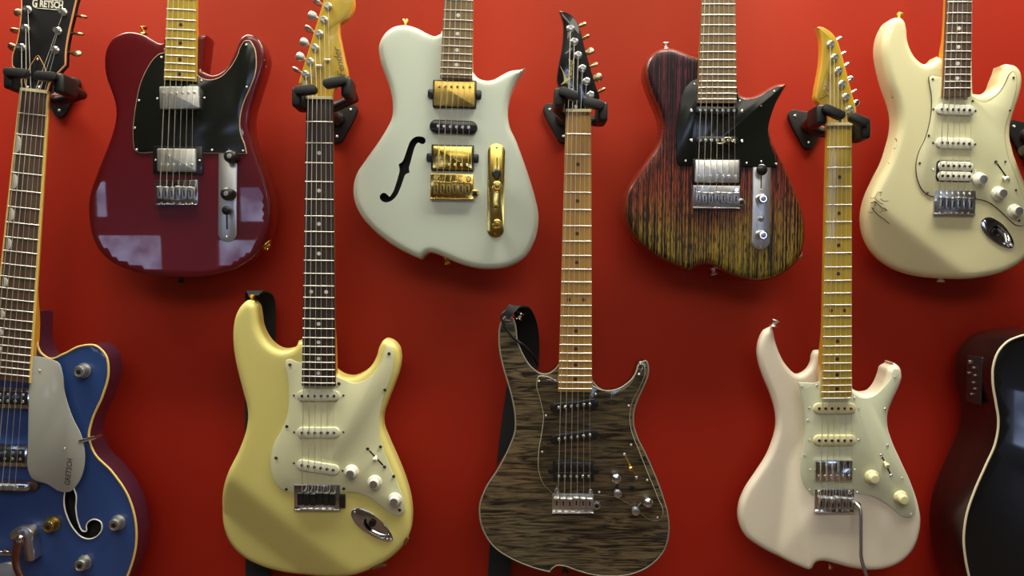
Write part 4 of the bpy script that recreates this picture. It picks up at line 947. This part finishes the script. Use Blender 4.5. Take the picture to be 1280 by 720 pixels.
# ------------------------------------------------------------------ 5  charcoal flamed top with clear pickguard
def flame_guitar():
    g = Frame('electric_guitar', (718, 619), FRONT, TILT); r = g.root
    tag(r, 'charcoal flame-top electric guitar with clear pickguard and black pointed headstock', 'guitar')
    body = [(699, 449, 1), (694, 456), (685, 462.5), (676, 463), (665, 456.5), (656, 445), (650, 433), (646, 421), (644, 405), (641, 396), (635, 392.5), (629, 396.5), (625.5, 407), (624, 421), (625, 438), (629, 457.5), (635, 478), (641, 500), (644, 518), (643.7, 533), (637.5, 551), (624, 577.5), (608.5, 602), (600.8, 625), (599.8, 643.5), (605, 664), (618, 683), (637.5, 696.5), (661, 706.8), (680, 712.5), (687, 714, 1), (690, 710), (695.5, 706.3), (706, 707), (719, 711.5), (737.8, 717), (761.5, 719.5), (790.5, 716.5), (814, 705), (829, 688.5), (835.4, 666), (834.5, 644), (828, 620), (817, 590.7), (806.4, 567), (796.5, 547), (791.5, 530), (791.5, 517), (795.5, 502), (803, 485), (809, 470), (810, 459), (806.5, 451), (800, 448), (794.5, 451), (791.5, 459), (787.5, 469.5), (777.5, 480), (765, 485), (752.5, 484), (744, 479.3), (739, 475, 1), (732, 450, 1)]
    rr, rb = 0.0022, 0.006
    O_ = spline(g.sil(body, T, rr, rb), 0.004)
    ct = planes(line_plane(g, (585, 610), (700, 705), (600, 700), 0.10, 0.006))
    carved('body', O_, T, rr, rb, [M['flame'], M['black_gloss']], r, side_slot=1, contour=None)
    tube('edge_binding', [(x, 0.0012, z) for x, z in ccw(O_)], 0.0016, M['grey_binding'], r, n=6, closed=True)
    nk = neck(g, ((707.5, 140), (698, 490)), ((739, 140), (740, 490)), 140, 490, (718, 618), 22, 'roasted', 'roasted', 'inlay_dark', heel_y=462)
    head = [(707, 141, 1), (706, 126), (700, 111, 1), (696.5, 104), (696.3, 94.5), (698, 82.6), (701.3, 66), (703.8, 47), (703.6, 28), (699.5, 14, 1), (711, 17), (719.5, 24.8), (724.5, 36), (730, 56.7), (737, 82.6), (745, 108.6), (748.8, 124), (743, 129), (739.5, 134), (739, 141, 1)]
    posts = [(738, 119), (733, 102), (728, 85.7), (722.7, 69.2), (717.8, 52.4), (713, 36)]
    btn = [(752.3, 112), (747.8, 96.3), (742.8, 80.3), (737.6, 63.3), (732.4, 45.6), (728, 29.8)]
    headstock(g, head, 0.002, 0.013, 'black_gloss', posts, btn, button_mat='bronze', r=0.0012, btn=(0.0075, 0.005))
    # strings run from each post to the nut: the lowest string goes to the nearest post
    posts_s = [(713, 36), (717.8, 52.4), (722.7, 69.2), (728, 85.7), (733, 102), (738, 119)]
    strings(g, nk, posts_s, 0.009)
    star = [(699.5, 81, 1), (706.5, 93.5), (708, 98, 1), (716, 96.5, 1), (709.5, 101, 1), (716, 108, 1), (707.5, 104, 1), (700.5, 106.5, 1), (705, 101.5, 1), (704.5, 95)]
    plate('logo_star', spline(g.pts(star, 0.002), 0.0015), 0.0023, 0.0018, 0.0001, M['gold_print'], r)
    p = g.P(712.3, 88, 0.002); text('headstock_logo', 'Valenti', 9*g.k, M['gold_print'], r, p[0], p[1], 0.0023, 84, 0.95, 0.3, 0.0003)
    for x, y in ((714, 113.5), (719.5, 134)): g.put('string_tree', colored(lathe_mesh('string_tree', [(0.003, 0), (0.003, 0.006), (0.0018, 0.0075)], 14), 'chrome_soft'), x, y, 0.002)
    pg = [(697, 477, 1), (686, 471), (673, 470.5), (670.5, 479), (675, 500), (679, 520), (677.5, 536), (673, 565), (673, 588), (679.7, 606.5), (690, 616.5, 1), (748, 619.5, 1), (769.4, 622), (788, 631.6), (806, 646), (817, 652), (825.5, 650), (829, 642), (822, 620), (810, 590.7), (799.5, 564), (789.5, 537), (787.5, 522), (790, 505), (800, 484), (806.5, 466), (804, 455), (799, 455), (795.5, 464), (787, 476), (775, 484.5), (760, 488), (749, 486), (740.5, 481.5, 1), (740, 470, 1), (698, 468, 1)]
    plate('pickguard', spline(g.pts(pg, 0.002), 0.004), 0.0024, 0.0002, 0.0011, [M['clear'], M['clear_edge']], r, 1)
    screws_at(g, [(673.7, 476), (693.7, 475.7), (682.5, 519.5), (786, 507), (798.7, 467.5), (677.9, 565), (749, 615), (789, 556), (809, 600), (822, 647), (744.5, 493)], 0.0024, SCREW_S)
    single_coil(g, 718, 507.5, 6, 'black_plastic', POLE_C, L=0.079, W=0.0165, base=0.0024, top=0.0066, sx=None, pitch=0.0102)
    single_coil(g, 718, 546.5, 8, 'black_plastic', POLE_C, L=0.079, W=0.0170, base=0.0024, top=0.0066, sx=None, pitch=0.0102)
    p = g.P(717, 589, 0.004); fl = link('pickup', plate_mesh('pickup', rrect(51*g.k, 27*g.k, 0.0014, 3), 0.0038, 0.0024, 0.0006), M['black_plastic'], r, (p[0], 0, p[1]))
    for s_ in (-1, 1): link('pickup_tab', plate_mesh('pickup_tab', ellipse(0.0065, 0.0055, 18), 0.0036, 0.0024, 0.0006, dx=s_*0.0355), M['black_plastic'], fl)
    for zz, pl in ((0.0077, POLE), (-0.0077, POLE_C)):
        cb = link('coil_bobbin', plate_mesh('coil_bobbin', rrect(0.062, 0.0150, 0.0055, 6), 0.0072, 0.0038, 0.0012, dz=zz), M['black_plastic'], fl)
        for i in range(6): link('pole_piece', pl, None, cb, ((i-2.5)*0.0098, -0.0070, zz))
    bridge(g, 690, 617.5, 742, 641, 'chrome_soft', 'chrome_soft', socket=(746, 632.5), posts=[(696, 612.8), (737.6, 613.5)], sad0=0.16, pitch=0.0108)
    for x, y in ((770.3, 598), (810, 628)):
        g.put('knob', colored(lathe_mesh('knob', [(0.0088, 0), (0.0090, 0.001), (0.0090, 0.006), (0.0082, 0.010), (0.0062, 0.0128), (0.0030, 0.0142)], 28), 'chrome'), x, y, 0.0024, hp=0.009)
    for x, y, d in ((772.3, 617, (0, 1)), (794.6, 639, (-0.5, 0.6))):
        t_ = g.put('coil_switch', colored(lathe_mesh('coil_switch', [(0.0055, 0), (0.0055, 0.002), (0.0030, 0.003), (0.0026, 0.007), (0.0066, 0.0085), (0.0068, 0.0105), (0.005, 0.0115)], 20), 'chrome_soft'), x, y, 0.0024, hp=0.011)
        a, b_ = g.P(x-d[0]*14, y-d[1]*14, 0.003), g.P(x, y, 0.006)
        tube('switch_stem', [(a[0]-b_[0], 0.0, a[1]-b_[1]), (0, -0.006, 0)], 0.0016, M['dark_steel'], t_, n=8)
    g.put('mini_jack', colored(lathe_mesh('mini_jack', [(0.0054, 0), (0.0054, 0.0018), (0.0036, 0.0022), (0.0034, 0.0006)], 20), 'dark_steel'), 789.7, 610.5, 0.0024)
    strat_switch(g, (780.7, 568), (795.5, 597), (788, 583), 0.0024, 'gold_dark', 'gold_dark', SCREW)
    strap_button(g, 648.5, 399, (0.4, -1), 'chrome'); strap_button(g, 706, 707.5, (0.1, 1), 'dark_steel')
    g.put('strap_bolt', SCREW, 800.5, 453.7, 0.0024)
    hanger('black wall hanger gripping the black pointed headstock of the flame-top guitar', (723, 140), grips=((702, 114, 719, 120.5), (751.5, 132, 733.5, 127.5)), plate=(704, 150))
    st = empty('guitar_strap', FW(655, 420, 0.05)); tag(st, 'black leather-ended strap looped over the horn of the flame-top guitar', 'guitar strap', 'straps behind the lower guitars')
    ribbon(st, [(633, 396, 0.1045, 9), (638, 388, 0.1045, 11), (645, 383, 0.098, 15), (653, 388, 0.074, 22), (658, 412, 0.038, 30), (656, 450, 0.020, 36), (651, 490, 0.018, 37), (644, 540, 0.016, 37), (636, 600, 0.014, 34), (629, 660, 0.013, 30), (624, 715, 0.013, 28), (620, 800, 0.015, 28)], 'strap_black', 'strap_webbing')
    tl = [(650, 390, 0.085), (641, 386, 0.095), (632, 389, 0.098), (626.5, 397, 0.099), (633, 411, 0.099), (644, 424, 0.098), (656, 433, 0.094), (667, 446, 0.075), (672, 456, 0.05)]
    C = [FW(*q)-st.location for q in tl]; k2 = []
    for i in range(len(C)-1):
        p0, p1, p2, p3 = C[max(0, i-1)], C[i], C[i+1], C[min(len(C)-1, i+2)]
        for u in np.linspace(0, 1, 5, endpoint=False): k2.append(tuple(0.5*((2*p1)+(p2-p0)*u+(2*p0-5*p1+4*p2-p3)*u*u+(3*p1-p0-3*p2+p3)*u**3)))
    k2.append(tuple(C[-1])); tube('leather_tie', k2, 0.0022, M['leather'], st, n=8)
flame_guitar()

# ------------------------------------------------------------------ 6  open-grain burst, seven strings
def burst_guitar():
    g = Frame('electric_guitar', (896, 240), FRONT, TILT); r = g.root
    tag(r, 'seven-string electric guitar in dark open-grain red to olive burst', 'guitar')
    body = [(872.5, 72, 1), (866, 71), (852.5, 65.5), (837.5, 60.8), (822.5, 62.5), (810, 72.5), (803, 85), (801.5, 98), (806, 115.5), (814, 135), (820, 151), (821, 167), (818.7, 180), (807.5, 199), (791.7, 221), (779.8, 241.5), (775.8, 259.7), (777, 276), (783.7, 291.5), (797, 307), (815.4, 321), (836.5, 331.5), (857.6, 339.5, 1), (864, 337.5), (870, 333), (876, 330.5), (884, 332), (895, 338), (913, 346), (936.8, 350.7), (960.5, 349.4), (981.6, 340), (996, 325.7), (1004, 304.6), (1004.8, 283.5), (1001.4, 262), (992, 236), (981.6, 212), (971, 191), (963, 172.5), (960, 158), (962, 146), (968.7, 130), (977.5, 115), (983, 105.3, 1), (975, 105), (962.5, 109), (952.5, 115), (942.5, 120), (932.5, 121.7), (924, 118.7), (921, 114, 1), (920, 80, 1), (873, 66, 1)]
    rr, rb = 0.0125, 0.005
    carved('body', spline(g.sil(body, T, rr, rb), 0.004), T, rr, rb, [M['grain'], M['red_side']], r, side_slot=1, side_from=0.42)
    nk = neck(g, ((877.5, 5), (872.5, 128)), ((919.5, 5), (921, 128)), -237, 128.5, (896, 241), 24, 'roasted_dark', 'roasted', None, heel_y=85, n_strings=7, spread=0.062)
    headstock(g, PINK_HEAD, 0.002, 0.013, 'roasted', PINK_POSTS+[(1031, 40)], PINK_BTN+[(1040, 33)], off=(-148, -396), post_mat='chrome_soft')
    strings(g, nk, [(x-148, y-396) for x, y in PINK_POSTS+[(1031, 40)]], 0.009)
    pg = [(873, 98, 1), (866, 100.5), (857.5, 109), (851, 124), (847, 145), (845.5, 163), (845.8, 186), (846.5, 204), (848.5, 207, 1), (971, 209.5, 1), (968.5, 196), (963.5, 182), (960.5, 171), (960.5, 158), (964.5, 142.5), (972.5, 122.5), (979.5, 108.5, 1), (974, 108), (962.5, 112.5), (952.5, 119), (942.5, 123), (932.5, 124.5), (922.5, 121.5, 1), (921, 110, 1), (874, 90, 1)]
    plate('pickguard', spline(g.pts(pg, 0.002), 0.004), 0.0024, 0.0, 0.0005, [M['black_guard'], M['black_guard']], r)
    screws_at(g, [(868.3, 105.3), (924.6, 126.3), (968, 114.3), (857, 201), (933.2, 203.8), (970.3, 204.8)], 0.0024, SCREW_S)
    g.put('pickguard_screw', SCREW_SD, 951.3, 133, 0.0024)
    for y in (138, 175.4):
        pk = single_coil(g, 896.5, y, -0.8, 'black_plastic', POLE_C, L=0.070, W=0.0145, base=0.0024, top=0.0062, sx=None, n=7, pitch=0.0092)
        for s_ in (-1, 1): link('mounting_screw', SCREW, None, pk, (s_*0.0415, -0.0024, 0))
        if y > 150:
            q = [(0.0, -0.0048), (0.008, -0.0050), (0.0125, -0.002), (0.0105, 0.0028), (0.017, 0.0046), (0.0225, 0.0030), (0.0235, -0.0015), (0.027, -0.0018), (0.030, -0.0040)]
            C_ = spline(q, 0.001, closed=False); tube('pickup_squiggle', [(x, -0.0064, z) for x, z in C_], 0.0010, M['gold_print'], pk, n=6)  # yellow squiggle laid across the lower single coil
    humbucker(g, 896.6, 214, 55.5, 28, -0.5, 'plate_chrome', POLE_C, -0.45, ring=(60, 31), tabs=False, top=0.0080, n=7, screws=None)
    bridge(g, 866, 232, 925, 260.5, 'chrome_soft', 'chrome_soft', n=7, socket=(927, 252.7), sad0=0.30, ang=-0.6, pitch=0.0103)
    for x, y in ((871.5, 236), (919.5, 237.5)): g.put('bridge_post', colored(lathe_mesh('bridge_post', [(0.0042, 0), (0.0042, 0.005), (0.0034, 0.006), (0.0014, 0.006)], 16), 'chrome'), x, y, 0.003)
    c = g.P(951.3, 254.6); cp = rrect(22.5*g.k, 115*g.k, 11*g.k, 10)
    cpl = link('control_plate', plate_mesh('control_plate', cp, 0.0018, 0.0, 0.0006), M['plate_chrome'], r, (c[0], 0, c[1]))
    def put(nm, me, x, y, h, mm=None, hp=None): q = g.P(x, y, h if hp is None else hp)-c; return link(nm, me, mm, cpl, (q[0], -h, q[1]))
    put('switch_slot', plate_mesh('switch_slot', rrect(0.0018, 0.026, 0.0008, 3), 0.0003, -0.0005, 0.0001), 951.5, 226, 0.0018, M['cavity'])
    put('switch_tip', lathe_mesh('switch_tip', [(0.002, 0), (0.0022, 0.004), (0.0082, 0.007), (0.0092, 0.0120), (0.006, 0.0145)], 22), 951.5, 212.5, 0.0018, M['black_plastic'], 0.010)
    for x, y in ((953, 248.5), (953, 294)):
        k_ = put('knob', colored(FLAT_KNOB, 'chrome'), x, y, 0.0018, hp=0.012)
        link('knob_cap', plate_mesh('knob_cap', ellipse(0.0042, 0.0042, 20), 0.0166, 0.0150, 0.0003), M['chrome_soft'], k_)
    put('mini_switch', lathe_mesh('mini_switch', [(0.0052, 0), (0.0052, 0.002), (0.0026, 0.0025), (0.0020, 0.008), (0.001, 0.0085)], 16), 951, 273, 0.0018, M['chrome_soft'])
    for x, y in ((951.6, 238), (951.6, 202), (951, 309)): put('plate_screw', SCREW_S, x, y, 0.0018)
    strap_button(g, 832.5, 62, (0, -1), 'chrome_soft'); strap_button(g, 891, 335, (0.2, 1), 'chrome_soft')
    p = g.P(997.5, 320, -0.022); o = link('output_jack', lathe_mesh('output_jack', [(0.0095, 0), (0.0095, 0.001), (0.0075, 0.002), (0.006, 0.005), (0.0035, 0.005)], 20), M['chrome_soft'], r, (p[0], 0.022, p[1])); o.rotation_mode = 'QUATERNION'; o.rotation_quaternion = Vector((0, -1, 0)).rotation_difference(Vector((0.8, 0, -0.6)))
    hanger('black wall hanger holding the seven-string burst guitar above the frame', (899, -237))
burst_guitar()

# ------------------------------------------------------------------ 7  shell white double cutaway with vibrato arm
def shell_guitar():
    g = Frame('electric_guitar', (1043, 627), FRONT, TILT); r = g.root
    tag(r, 'pinkish white double-cutaway electric guitar with tremolo arm and amber neck', 'guitar')
    body = [(1026, 437, 1), (1021, 437), (1017, 437.5), (1014.3, 442), (1012.3, 452.5), (1007, 461), (996, 467), (987.5, 458), (980, 445), (974, 428), (971, 413), (969, 407), (963, 406), (954, 412.5), (948, 424), (945.7, 437), (947.5, 453), (954, 472.5), (962.5, 493.5), (968.5, 515), (969, 533), (964.5, 551), (957, 569), (945, 588), (930, 611), (922.7, 630), (922, 648), (931, 669), (952.5, 688), (977.5, 701), (1000, 709), (1010, 711.3), (1014, 711, 1), (1016, 706), (1019, 702), (1026, 700.5), (1040, 703), (1060, 708.5), (1080, 711.5), (1105, 710), (1125, 701.5), (1140, 686), (1147.7, 666), (1149.6, 648), (1146, 627.5), (1137.5, 602.5), (1125, 575), (1113.5, 549), (1108.5, 531), (1108.5, 517), (1114.5, 500), (1122, 484), (1126, 470), (1123, 458), (1115.5, 453), (1107, 452.5), (1100.5, 456), (1096.5, 467), (1090.5, 480), (1083, 487.5), (1075, 489), (1068, 486.5), (1064.5, 483, 1), (1064.5, 440, 1)]
    rr, rb = 0.009, 0.008
    ct = planes(line_plane(g, (968, 405), (984, 520), (950, 460), 0.55, 0.002), line_plane(g, (1118, 459), (1104, 483), (1095, 460), 0.35, 0.002))
    carved('body', spline(g.sil(body, T, rr, rb), 0.004), T, rr, rb, [M['shell_pink']], r, contour=ct)
    nk = neck(g, ((1034.5, 157), (1027.3, 495)), ((1065.3, 157), (1065, 495)), 157, 496, (1043.5, 628), 22, 'maple', 'maple_side', 'inlay_dark', heel_y=455, thick=0.026)
    headstock(g, PINK_HEAD, 0.002, 0.013, 'maple', PINK_POSTS, PINK_BTN, edge='maple_side', r=0.003, btn=(0.0056, 0.005), post_mat='chrome_soft', button_mat='chrome')
    strings(g, nk, [(1037.8, 56), (1042.6, 72.5), (1047.5, 89), (1052, 105.6), (1056.5, 121.6), (1061.5, 137.4)], 0.009)
    p = g.P(1034.5, 107, 0.002); text('headstock_logo', 'Valenti', 10.5*g.k, M['brown_print'], r, p[0], p[1], 0.0022, 80, 1.0, 0.3, 0.0)
    a = [g.P(x, y, 0.002) for x, y in ((1024.5, 123), (1031, 120), (1033.5, 117), (1036, 121))]
    tube('logo_swash', [(q[0], -0.0021, q[1]) for q in a], 0.0006, M['brown_print'], r, n=5)
    q = g.P(1049.5, 152, 0.002); plate('truss_rod_slot', np.array([(q[0]+x, q[1]+z) for x, z in rrect(0.0055, 0.012, 0.0027, 4)]), 0.0022, 0.0015, 0.0001, M['cavity'], r)
    pg = [(1024.5, 477, 1), (1017.5, 479), (1010, 478.5), (997.5, 478, 1), (1001, 492.5), (1006, 515), (1007.3, 535), (1005, 557), (1001.3, 578), (1002, 597.5), (1007.5, 610), (1017, 618.7, 1), (1072.5, 618, 1), (1090, 620.5), (1105, 627.5), (1120, 639.5), (1132.5, 647), (1140.5, 645.3), (1145, 637.5), (1142.5, 620), (1135, 597.5), (1122.5, 572.5), (1111.5, 547), (1107, 531), (1107, 517), (1112.5, 500), (1120.5, 482.5), (1124, 470), (1121.5, 461), (1118, 461), (1114.5, 471), (1105, 484), (1095, 493.5), (1082.5, 498), (1072.5, 496), (1065.5, 491, 1), (1065, 470, 1), (1026, 460, 1)]
    plate('pickguard', spline(g.pts(pg, 0.002), 0.004), 0.0022, 0.0, 0.0008, [M['mint'], M['mint_edge']], r, 1)
    screws_at(g, [(1002, 483), (1021, 481.7), (1010, 525), (1068, 497), (1119, 471.5), (1106.3, 511), (1109.5, 556.5), (1006, 569), (1012.5, 612.5), (1071.7, 615.5), (1128, 598), (1138.7, 643)], 0.0022, SCREW_S)
    single_coil(g, 1044, 510.7, 0, 'cover_cream', L=0.069, screws=SCREW_S); single_coil(g, 1044, 550.7, 0, 'cover_cream', L=0.069, screws=SCREW_S)
    humbucker(g, 1042.8, 588.7, 46.5, 26, 0, 'chrome', POLE_C, -0.52, base=0.002, top=0.0085, screws=SCREW_S)
    bridge(g, 1018.5, 611, 1067.5, 640, 'chrome', 'chrome_soft', posts=[(1024, 614.5), (1062, 614)], sad0=0.34, pitch=0.0096)
    A_ = [(1068, 628, 0.006), (1072, 631, 0.014), (1075.2, 635.5, 0.018), (1076, 645, 0.020), (1076, 670, 0.023), (1076, 694, 0.026), (1078, 704, 0.028), (1083.5, 721, 0.032), (1088, 736, 0.036)]
    q = [(*g.P(x, y, h), h) for x, y, h in A_]; ar = tube('tremolo_arm', [(x, -h, z) for x, z, h in q], 0.0029, M['chrome_soft'], r, n=12)
    x, z, h = q[-1]; link('arm_tip', lathe_mesh('arm_tip', [(0.0045, 0), (0.0048, 0.006), (0.004, 0.012), (0.002, 0.014)], 16), M['cover_cream'], ar, (x, -h+0.006, z-0.004))
    g.put('arm_socket', colored(lathe_mesh('arm_socket', [(0.0060, 0), (0.0060, 0.006), (0.0050, 0.009), (0.003, 0.010)], 18), 'chrome'), 1069.5, 629.5, 0.001)
    for x, y in ((1090.5, 597), (1127, 623)): strat_knob(g, x, y, 0.0022, 'cover_cream')
    strat_switch(g, (1101.7, 569), (1114, 594.5), (1108.5, 579), 0.0022, 'cover_cream', screws=SCREW)
    strap_button(g, 966.5, 408, (0.35, -1), 'chrome_soft'); strap_button(g, 1036, 702, (0.2, 1), 'copper')
    hanger('black wall hanger gripping the amber pointed headstock of the pinkish white guitar', (1050, 157), grips=((1031.5, 135.5, 1051.5, 144.5), (1082, 153.5, 1066, 146.5)), plate=(1009, 158))
shell_guitar()

# ------------------------------------------------------------------ 8  aged white double cutaway, top right
def aged_guitar():
    g = Frame('electric_guitar', (1194, 246), FRONT, TILT); r = g.root
    tag(r, 'aged cream-white electric guitar with scrawled dark signature, upper right', 'guitar')
    body = [(1178, 72, 1), (1171, 71.5), (1163.5, 74), (1158.5, 79.5), (1153, 80.5), (1145, 75.5), (1136.5, 63), (1132.5, 50), (1131.3, 36), (1127.8, 26), (1120.5, 22.5), (1108, 27.5), (1097.5, 40), (1092.7, 55), (1092, 68), (1095, 88), (1101, 110), (1109, 132.5), (1112.3, 150), (1111, 167), (1107, 183), (1100.5, 203), (1089, 226), (1078, 252), (1074.7, 275), (1078.5, 296.6), (1091.7, 319), (1110, 333.5), (1134, 343), (1165.5, 347.5), (1202.5, 348.3), (1229, 346), (1255, 339), (1277, 325), (1289, 306), (1293.5, 285), (1291, 262), (1283, 238), (1272, 212), (1263.5, 188), (1260, 170), (1261, 154), (1266, 138), (1272.5, 118), (1275, 101), (1273.5, 91), (1268.5, 84), (1260, 81), (1248.5, 83), (1241.5, 89), (1236.5, 102), (1232.5, 112.5), (1223, 118.5), (1214, 117.5, 1), (1213, 76, 1)]
    rr, rb = 0.0115, 0.009
    ct = planes(line_plane(g, (1078, 243), (1215, 352), (1090, 330), 0.38, 0.007))
    carved('body', spline(g.sil(body, T, rr, rb), 0.004), T, rr, rb, [M['aged_white']], r, contour=ct, holes=[jack_hole(g, (1227.5, 274), (1266, 309), 24)])
    nk = neck(g, ((1184, 5), (1179, 120)), ((1215.2, 5), (1213.5, 120)), -248, 120.5, (1194, 246), 22, 'rosewood_brown', 'maple_side', 'pearl', heel_y=80, thick=0.026)
    headstock(g, STRAT_HEAD, 0.002, 0.013, 'maple', STRAT_POSTS, STRAT_BTN, off=(812, -372))
    strings(g, nk, [(x+812, y-372) for x, y in STRAT_POSTS], 0.009)
    pg = [(1178, 96, 1), (1170, 94.3), (1164, 93.5), (1161, 96), (1161.5, 103), (1164, 118), (1164.3, 135), (1161.5, 155), (1156, 174), (1148.4, 190), (1145, 206), (1146.5, 222.8), (1152.3, 236.5), (1160, 243.8), (1168, 246.5, 1), (1219.6, 248.5, 1), (1234, 252), (1247, 261), (1260.5, 273.5), (1270, 281.5), (1278, 282.5), (1284, 277), (1283.5, 262), (1277, 240), (1268, 215), (1259.5, 192), (1256.5, 175), (1257, 158), (1262, 142), (1268, 122), (1271.3, 107), (1270, 94), (1266.5, 89), (1262.5, 92), (1257.5, 102), (1250.5, 114), (1241, 122.5), (1232.5, 127), (1222, 125), (1214, 120, 1), (1213, 100, 1), (1180, 85, 1)]
    plate('pickguard', spline(g.pts(pg, 0.002), 0.004), 0.0022, 0.0, 0.0008, [M['cream_guard'], M['guard_edge_shadow']], r, 1)
    screws_at(g, [(1166, 99), (1216, 126), (1267, 97), (1262.5, 138), (1161, 169.5), (1149.7, 203.8), (1159.5, 241), (1218.6, 246.5), (1256.6, 202), (1269.8, 237.8), (1274, 276)], 0.0022, SCREW_SD)
    single_coil(g, 1195, 137, -2, 'white_plastic', L=0.062, pitch=0.0090, sx=0.0345); single_coil(g, 1194.6, 179, -2, 'white_plastic', L=0.062, pitch=0.0090, sx=0.0345)
    p = g.P(1193.3, 214, 0.004); W_ = 45*g.k
    hb = link('pickup', plate_mesh('pickup', rrect(W_, 26.5*g.k, 0.0065, 6), 0.0032, 0.0020, 0.0004), M['black_plastic'], r, (p[0], 0, p[1]), (0, math.radians(1.5), 0))
    for s_ in (-1, 1): link('mounting_screw', SCREW_S, None, hb, (s_*0.0345, -0.0022, 0.002))
    for zz in (0.0082, -0.0082):
        cb = link('coil_bobbin', plate_mesh('coil_bobbin', rrect(W_*0.96, 0.0152, 0.0072, 8), 0.0072, 0.0032, 0.0016, dx=0.0008, dz=zz), M['white_plastic'], hb)
        for i in range(6): link('pole_piece', POLE, None, cb, (0.0008+(i-2.5)*0.0088, -0.0070, zz))
    bridge(g, 1167.5, 238, 1219.5, 268, 'chrome_soft', 'chrome_soft', sad0=0.30, ang=-1.2, screw_top=True, pitch=0.0095)
    g.put('arm_hole', colored(lathe_mesh('arm_hole', [(0.0032, 0), (0.0032, 0.0008)], 14), 'dark_steel'), 1212.5, 260.5, 0.0030)
    for x, y in ((1225, 224.5), (1249.5, 242), (1269, 264)): strat_knob(g, x, y, 0.0022)
    strat_switch(g, (1244.7, 202.3), (1260.5, 224.5), (1258, 221), 0.0022)
    boat_jack(g, (1227.5, 274), (1266, 309), 24)
    strap_button(g, 1124, 25.5, (0.1, -1), 'gold_dark'); strap_button(g, 1176, 344, (0, 1), 'chrome_soft')
    # signature and dings in the finish, drawn along the front of the body
    fctr = ct
    def stroke(name, L_, rad, m_='black_print'):
        q = []
        for x, y in L_:
            a = g.P(x, y, 0); d = float(ct(np.array([a[0]]), np.array([a[1]]))[0]); q.append((a[0], d+0.0001+max(0, (1090-x))*0.0002, a[1]))
        tube(name, q, rad, M[m_], r, n=5)
    sx = lambda L_: [(x/13.1+1080, y/13.1+230) for x, y in L_]
    sig = [[(110, 228), (180, 230), (215, 150), (235, 128), (300, 132)], [(180, 230), (250, 300), (320, 330)], [(120, 310), (190, 290), (250, 340), (310, 400), (330, 385), (385, 430)], [(190, 300), (190, 360)], [(150, 390), (180, 440), (260, 515), (340, 570), (435, 650)], [(85, 455), (170, 475)], [(135, 385), (175, 400)], [(270, 240), (330, 280), (400, 275)], [(260, 180), (290, 175)], [(270, 470), (300, 440), (350, 435), (385, 425)]]
    for i, L_ in enumerate(sig): stroke('signature_stroke', sx(L_), 0.0007 if i in (2, 4) else 0.00035)
    for L_ in ([(1118.5, 173), (1121, 174.5), (1120.5, 177.5)], [(1117.5, 185), (1119, 186)], [(1114.5, 121.5), (1116.5, 122)], [(1110.5, 203.5), (1111.5, 204.5)]): stroke('ding', L_, 0.0006)
    hanger('black wall hanger holding the aged cream-white guitar above the frame', (1205, -248))
aged_guitar()

# ------------------------------------------------------------------ 9  black acoustic, right edge
def acoustic():
    g = Frame('acoustic_guitar', (1350, 700), -0.135, 1.0); r = g.root
    tag(r, 'glossy black acoustic guitar with white binding at the right edge', 'guitar')
    half = [(1352, 416), (1318, 414), (1292, 416.5), (1275, 420.5), (1260, 427), (1248.6, 439), (1242, 457), (1241.3, 479), (1245, 503), (1248.3, 526), (1244.5, 554), (1232, 583), (1218, 615), (1208.5, 644), (1205, 673), (1207.5, 701), (1219, 740), (1246, 772), (1290, 792), (1352, 798)]
    body = half+[(2704-x, y) for x, y in half[-2:0:-1]]
    O_ = spline(g.pts(body), 0.005)
    sh = ellipse(0.050, 0.050, 40)+g.P(1352, 527)
    carved('body', O_, 0.112, 0.0015, 0.010, [M['black_gloss'], M['dark_side']], r, holes=[sh], side_slot=1, grid=0.012)
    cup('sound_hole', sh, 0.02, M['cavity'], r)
    tube('body_binding', [(x, 0.0006, z) for x, z in ccw(O_)], 0.0019, M['cream_binding'], r, n=8, closed=True)
    nk = neck(g, ((1336, 180), (1331, 478)), ((1369, 180), (1374, 478)), 180, 478, (1352, 668), 20, 'rosewood', 'black_gloss', 'pearl', hb=0.009, sh=0.011, heel_y=400)
    hd = [(1335, 181, 1), (1326, 160), (1324, 120), (1322, 60), (1335, 52), (1352, 56), (1369, 52), (1382, 60), (1380, 120), (1378, 160), (1370, 181, 1)]
    posts = [(1333, 145), (1332, 115), (1331, 85), (1373, 85), (1372, 115), (1371, 145)]; btn = [(1315, 145), (1314, 115), (1313, 85), (1391, 85), (1390, 115), (1389, 145)]
    headstock(g, hd, 0.004, 0.014, 'black_gloss', posts, btn)
    strings(g, nk, posts, 0.010)
    q = g.P(1352, 672); plate('bridge', np.array([(q[0]+x, q[1]+z) for x, z in rrect(0.15, 0.030, 0.008, 4)]), 0.008, 0, 0.002, M['rosewood'], r)
    # preamp panel on the upper side
    pr = link('preamp', box_mesh('preamp', 0, 0, 0, 0.004, 0.042, 0.078, 0.0015), M['black_plastic'], r); a = g.P(1242, 480, 0)
    pr.location = (a[0]-0.0005, 0.050, a[1]); pr.rotation_euler = (0, math.radians(1), 0)
    for i, (yy, zz) in enumerate(((0.010, 0.028), (-0.002, 0.020), (-0.006, 0.008), (-0.002, -0.004), (-0.006, -0.014), (0.002, -0.024), (0.012, 0.010))):
        link('preamp_knob', box_mesh('preamp_knob', -0.003, yy, zz, 0.004, 0.005, 0.003 if i else 0.006, 0.0008), M['nickel'], pr)
    hanger('black wall hanger at the right edge beside the aged cream-white guitar', (1350, 180), fret_front=-0.150, plate=(1281, 171))
acoustic()
print('objects', len(bpy.data.objects))
